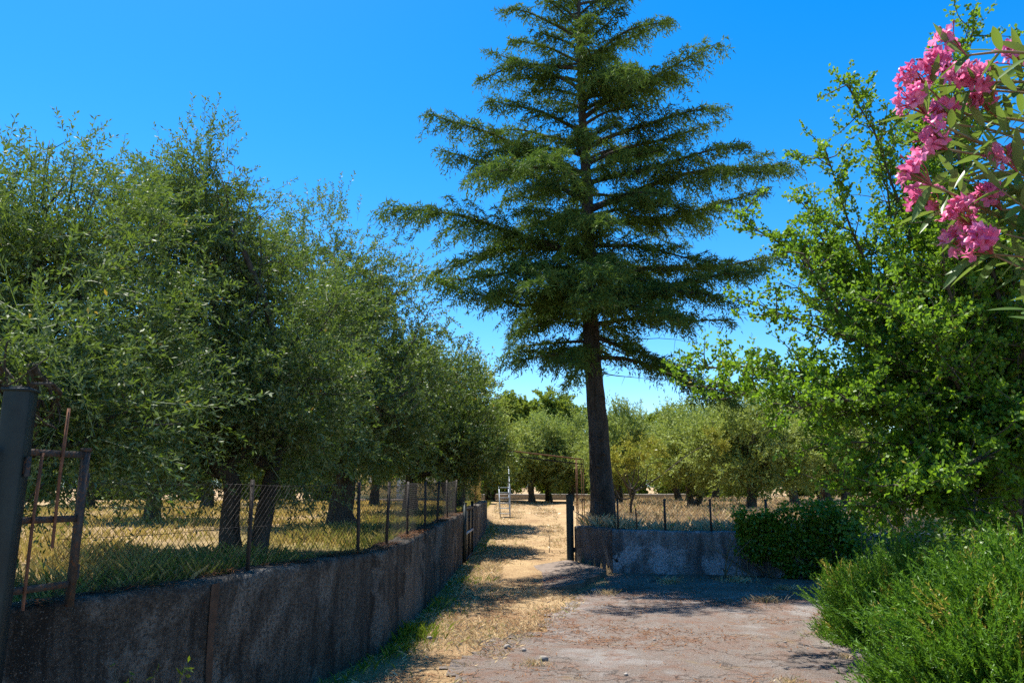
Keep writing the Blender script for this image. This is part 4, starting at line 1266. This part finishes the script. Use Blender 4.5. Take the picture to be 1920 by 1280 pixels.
# track: short dry grass
n = 82000
y = 4.5 + 38 * rng.random(n) ** 1.6
u = rng.random(n)
xl = wlx(np.minimum(y, 24)) + .05; xr = np.where(y < 12.8, yard_left(y) + .25, np.where(y < 16, -.2 + .0 * y, 1.35 + .03 * (y - 16)))
x = xl + (xr - xl) * u
tr = vnoise(x, y, 1.3, 12) + .6 * vnoise(x, y, 4.5, 13)
rut = np.exp(-((x - .65) / .28) ** 2) * (y > 16) * .8
keep = rng.random(n) < np.clip(.5 + .7 * tr - rut, .04, 1)
x, y, u = x[keep], y[keep], u[keep]; n = len(x)
blades('track_grass', x, y, rng.uniform(.015, .065, n), np.full(n, .006) + .0005 * y, 'dry_grass', 'short bleached grass covering the track', rng, .9)
# green weeds along the foot of the left wall
n = 12000
y = 5.5 + 18.5 * rng.random(n); x = wlx(y) + .04 + np.abs(rng.normal(size=n)) * (.13 + .012 * y)
keep = (rng.random(n) < np.clip(.35 + .75 * vnoise(x * 0, y, .9, 15), .03, 1)) & ((y < 16.0) | (y > 18.4))
x, y = x[keep], y[keep]; n = len(x)
blades('wall_foot_weeds', x, y, rng.uniform(.02, .12, n) * (1 + .6 * vnoise(x, y, 1.3, 5)), np.full(n, .006), 'weed_leaf', 'green weeds growing along the foot of the left wall', rng, .4, np.clip(rng.random(n), 0, .95))
# sparse dry weeds on the yard: individual tufts
tuft_m = []
for k in range(3):
    r2 = np.random.default_rng(k + 60); m_ = 160
    a = r2.random(m_) * 6.283; rr = np.abs(r2.normal(size=m_)) * .09
    p = np.stack([np.cos(a) * rr * 1.4, np.sin(a) * rr, np.zeros(m_)], 1)
    h = r2.uniform(.03, .11, m_); ln = r2.normal(size=(m_, 2)) * .5 * h[:, None]
    sd = np.stack([np.sin(a), np.cos(a), a * 0], 1) * .0035
    tip = p + np.concatenate([ln, h[:, None]], 1)
    V = np.stack([p - sd, p + sd, (p + tip) / 2 + sd * .7 + (0, 0, .01), tip], 1).reshape(-1, 3)
    me = mesh_np('grass_tuft', V, np.arange(4 * m_).reshape(m_, 4), r2.random(m_)); me.materials.append(M['dry_grass']); tuft_m.append(me)
for k, (x, y, s, lab) in enumerate([(3.55, 8.9, 1.5, 'dry grass tuft in the yard nearest the small rosemary bush'), (2.35, 6.75, 1.1, 'dry grass tuft at the bottom of the picture on the asphalt'), (3.25, 7.7, 1.0, 'small dry tuft left of the large rosemary'),
                                    (3.7, 11.4, 2.0, 'wide dry tuft in the cedar shade in front of the wall'), (2.7, 13.4, 2.0, 'dry tuft at the foot of the whitewashed wall'), (3.9, 13.5, 2.2, 'dry tuft at the wall foot left of the ivy'),
                                    (4.4, 12.6, 1.8, 'pale dry tuft between the ivy and the yard'), (1.5, 12.2, 1.6, 'dry tuft beside the broken edge of the concrete ramp'), (.2, 7.4, 1.2, 'dry tuft at the left edge of the asphalt')]):
    o = obj('grass_tuft', tuft_m[k % 3], None, None, (x, y, hz(x, y) + .008), k * 1.1); o.scale = (s * .8, s * .8, s * .55)
    tag(o, lab, 'grass tuft', 'dry grass tufts on the yard', kind='stuff')
# needle litter on yard and ramp
n = 42000
x = rng.uniform(-1.2, 5.5, n); y = 5 + 9.4 * rng.random(n)
d = .5 * vnoise(x, y, .8, 21) + .5 * vnoise(x, y, 2.6, 22) + .25 * vnoise(x, y, 8, 23)
keep = (rng.random(n) < np.clip(.18 + 1.25 * d + .12 * (y > 11), .02, 1)) & (y < wry(np.maximum(x, 1.9)) - .05) & (x > wlx(y) + .3)
x, y = x[keep], y[keep]
zz = height(x, y) + rng.uniform(.014, .024, len(x))
rmp = (x > .5) & (x < 1.75) & (y > 12.6); zz = zz + rmp * .1 * sstep(.2, 1.2, x)
V, Q = litter(len(x), x, y, zz, (.04, .09), .0035)
tag(obj('needle_litter', mesh_np('needle_litter', V, Q, rng.random(len(x))), M['needle_litter']), 'reddish brown fallen needles scattered over the yard', kind='stuff')
# stones on the yard edge
sm = []
for k in range(3):
    r2 = np.random.default_rng(k + 80); b = MB()
    th = np.linspace(0, math.pi, 6)[1:-1]; ph = np.arange(7) * 2 * math.pi / 7
    pts = [(math.sin(t_) * math.cos(p_) * r2.uniform(.8, 1.2), math.sin(t_) * math.sin(p_) * r2.uniform(.6, 1.0), math.cos(t_) * .55) for t_ in th for p_ in ph]
    i = np.arange(3)[:, None] * 7; j = np.arange(7)[None]; j2 = (j + 1) % 7
    b.add(np.array(pts), np.stack([i + j, i + 7 + j, i + 7 + j2, i + j2], -1).reshape(-1, 4))
    b.add(np.array(pts[:7]), [[0, 1, 2, 3], [0, 3, 4, 6], [4, 5, 6, 4]][:2])
    sm.append(b.mesh('stone')); sm[-1].materials.append(M['stone'])
where = ['beside the dry tuft', 'on the left edge of the asphalt', 'near the broken ramp edge', 'in the middle of the yard', 'below the ramp', 'near the foot of the wall bend', 'in the foreground asphalt', 'near the large rosemary']
for k, (x, y, s) in enumerate([(.30, 7.6, .05), (-.05, 8.15, .045), (.12, 8.0, .035), (1.55, 8.6, .022), (1.3, 12.4, .05), (-.9, 8.6, .04), (1.0, 7.0, .025), (2.9, 8.4, .02)]):
    o = obj('loose_stone', sm[k % 3], None, None, (x, y, hz(x, y) + .012 + s * .3), k * .8); o.scale = (s, s, s)
    tag(o, 'small loose grey stone ' + where[k], 'stone', 'loose stones on the yard')
# thin dead stick standing in the track
b = MB().tube([(0, 0, -.05), (.015, 0, .25), (-.01, .01, .45), (.012, 0, .62)], [.010, .008, .007, .004], 5).tube([(.0, 0, .33), (.06, .02, .45)], [.005, .002], 4)
tag(b.build('dead_stick', M['twig'], None, loc=(.88, 18.2, hz(.88, 18.2))), 'thin dead stick standing upright in the dry track', 'stick')
# leafy weed at the near foot of the left wall
g = empty('leafy_weed', (-2.16, 4.55, 0), 0, 'leafy green weed at the near foot of the left wall', 'plant')
r2 = np.random.default_rng(17); b = MB(); PP, DD = [], []
for k in range(16):
    a = r2.random() * 6.283; e = np.array([math.cos(a) * .28, math.sin(a) * .18, r2.uniform(.30, .62)])
    q = curve((0, 0, -.03), e, 7, .06, r2); b.tube(q, np.linspace(.006, .002, 7), 5)
    for w in range(2, 7):
        for s_ in range(3): PP.append(q[w] + r2.normal(size=3) * .01); DD.append(r2.normal(size=3) + np.array([0, 0, .3]))
b.build('stems', M['weed_leaf'] if False else M['twig'], g)
V, Q = leaf_quads(np.array(PP), np.array(DD), r2.uniform(.04, .075, len(PP)), r2.uniform(.018, .03, len(PP)), r2, .15)
obj('foliage', mesh_np('foliage', V, Q, r2.random(len(PP)) * .9), M['weed_leaf'], g)
tot = sum(len(m.polygons) for m in bpy.data.meshes)
print('faces', tot)
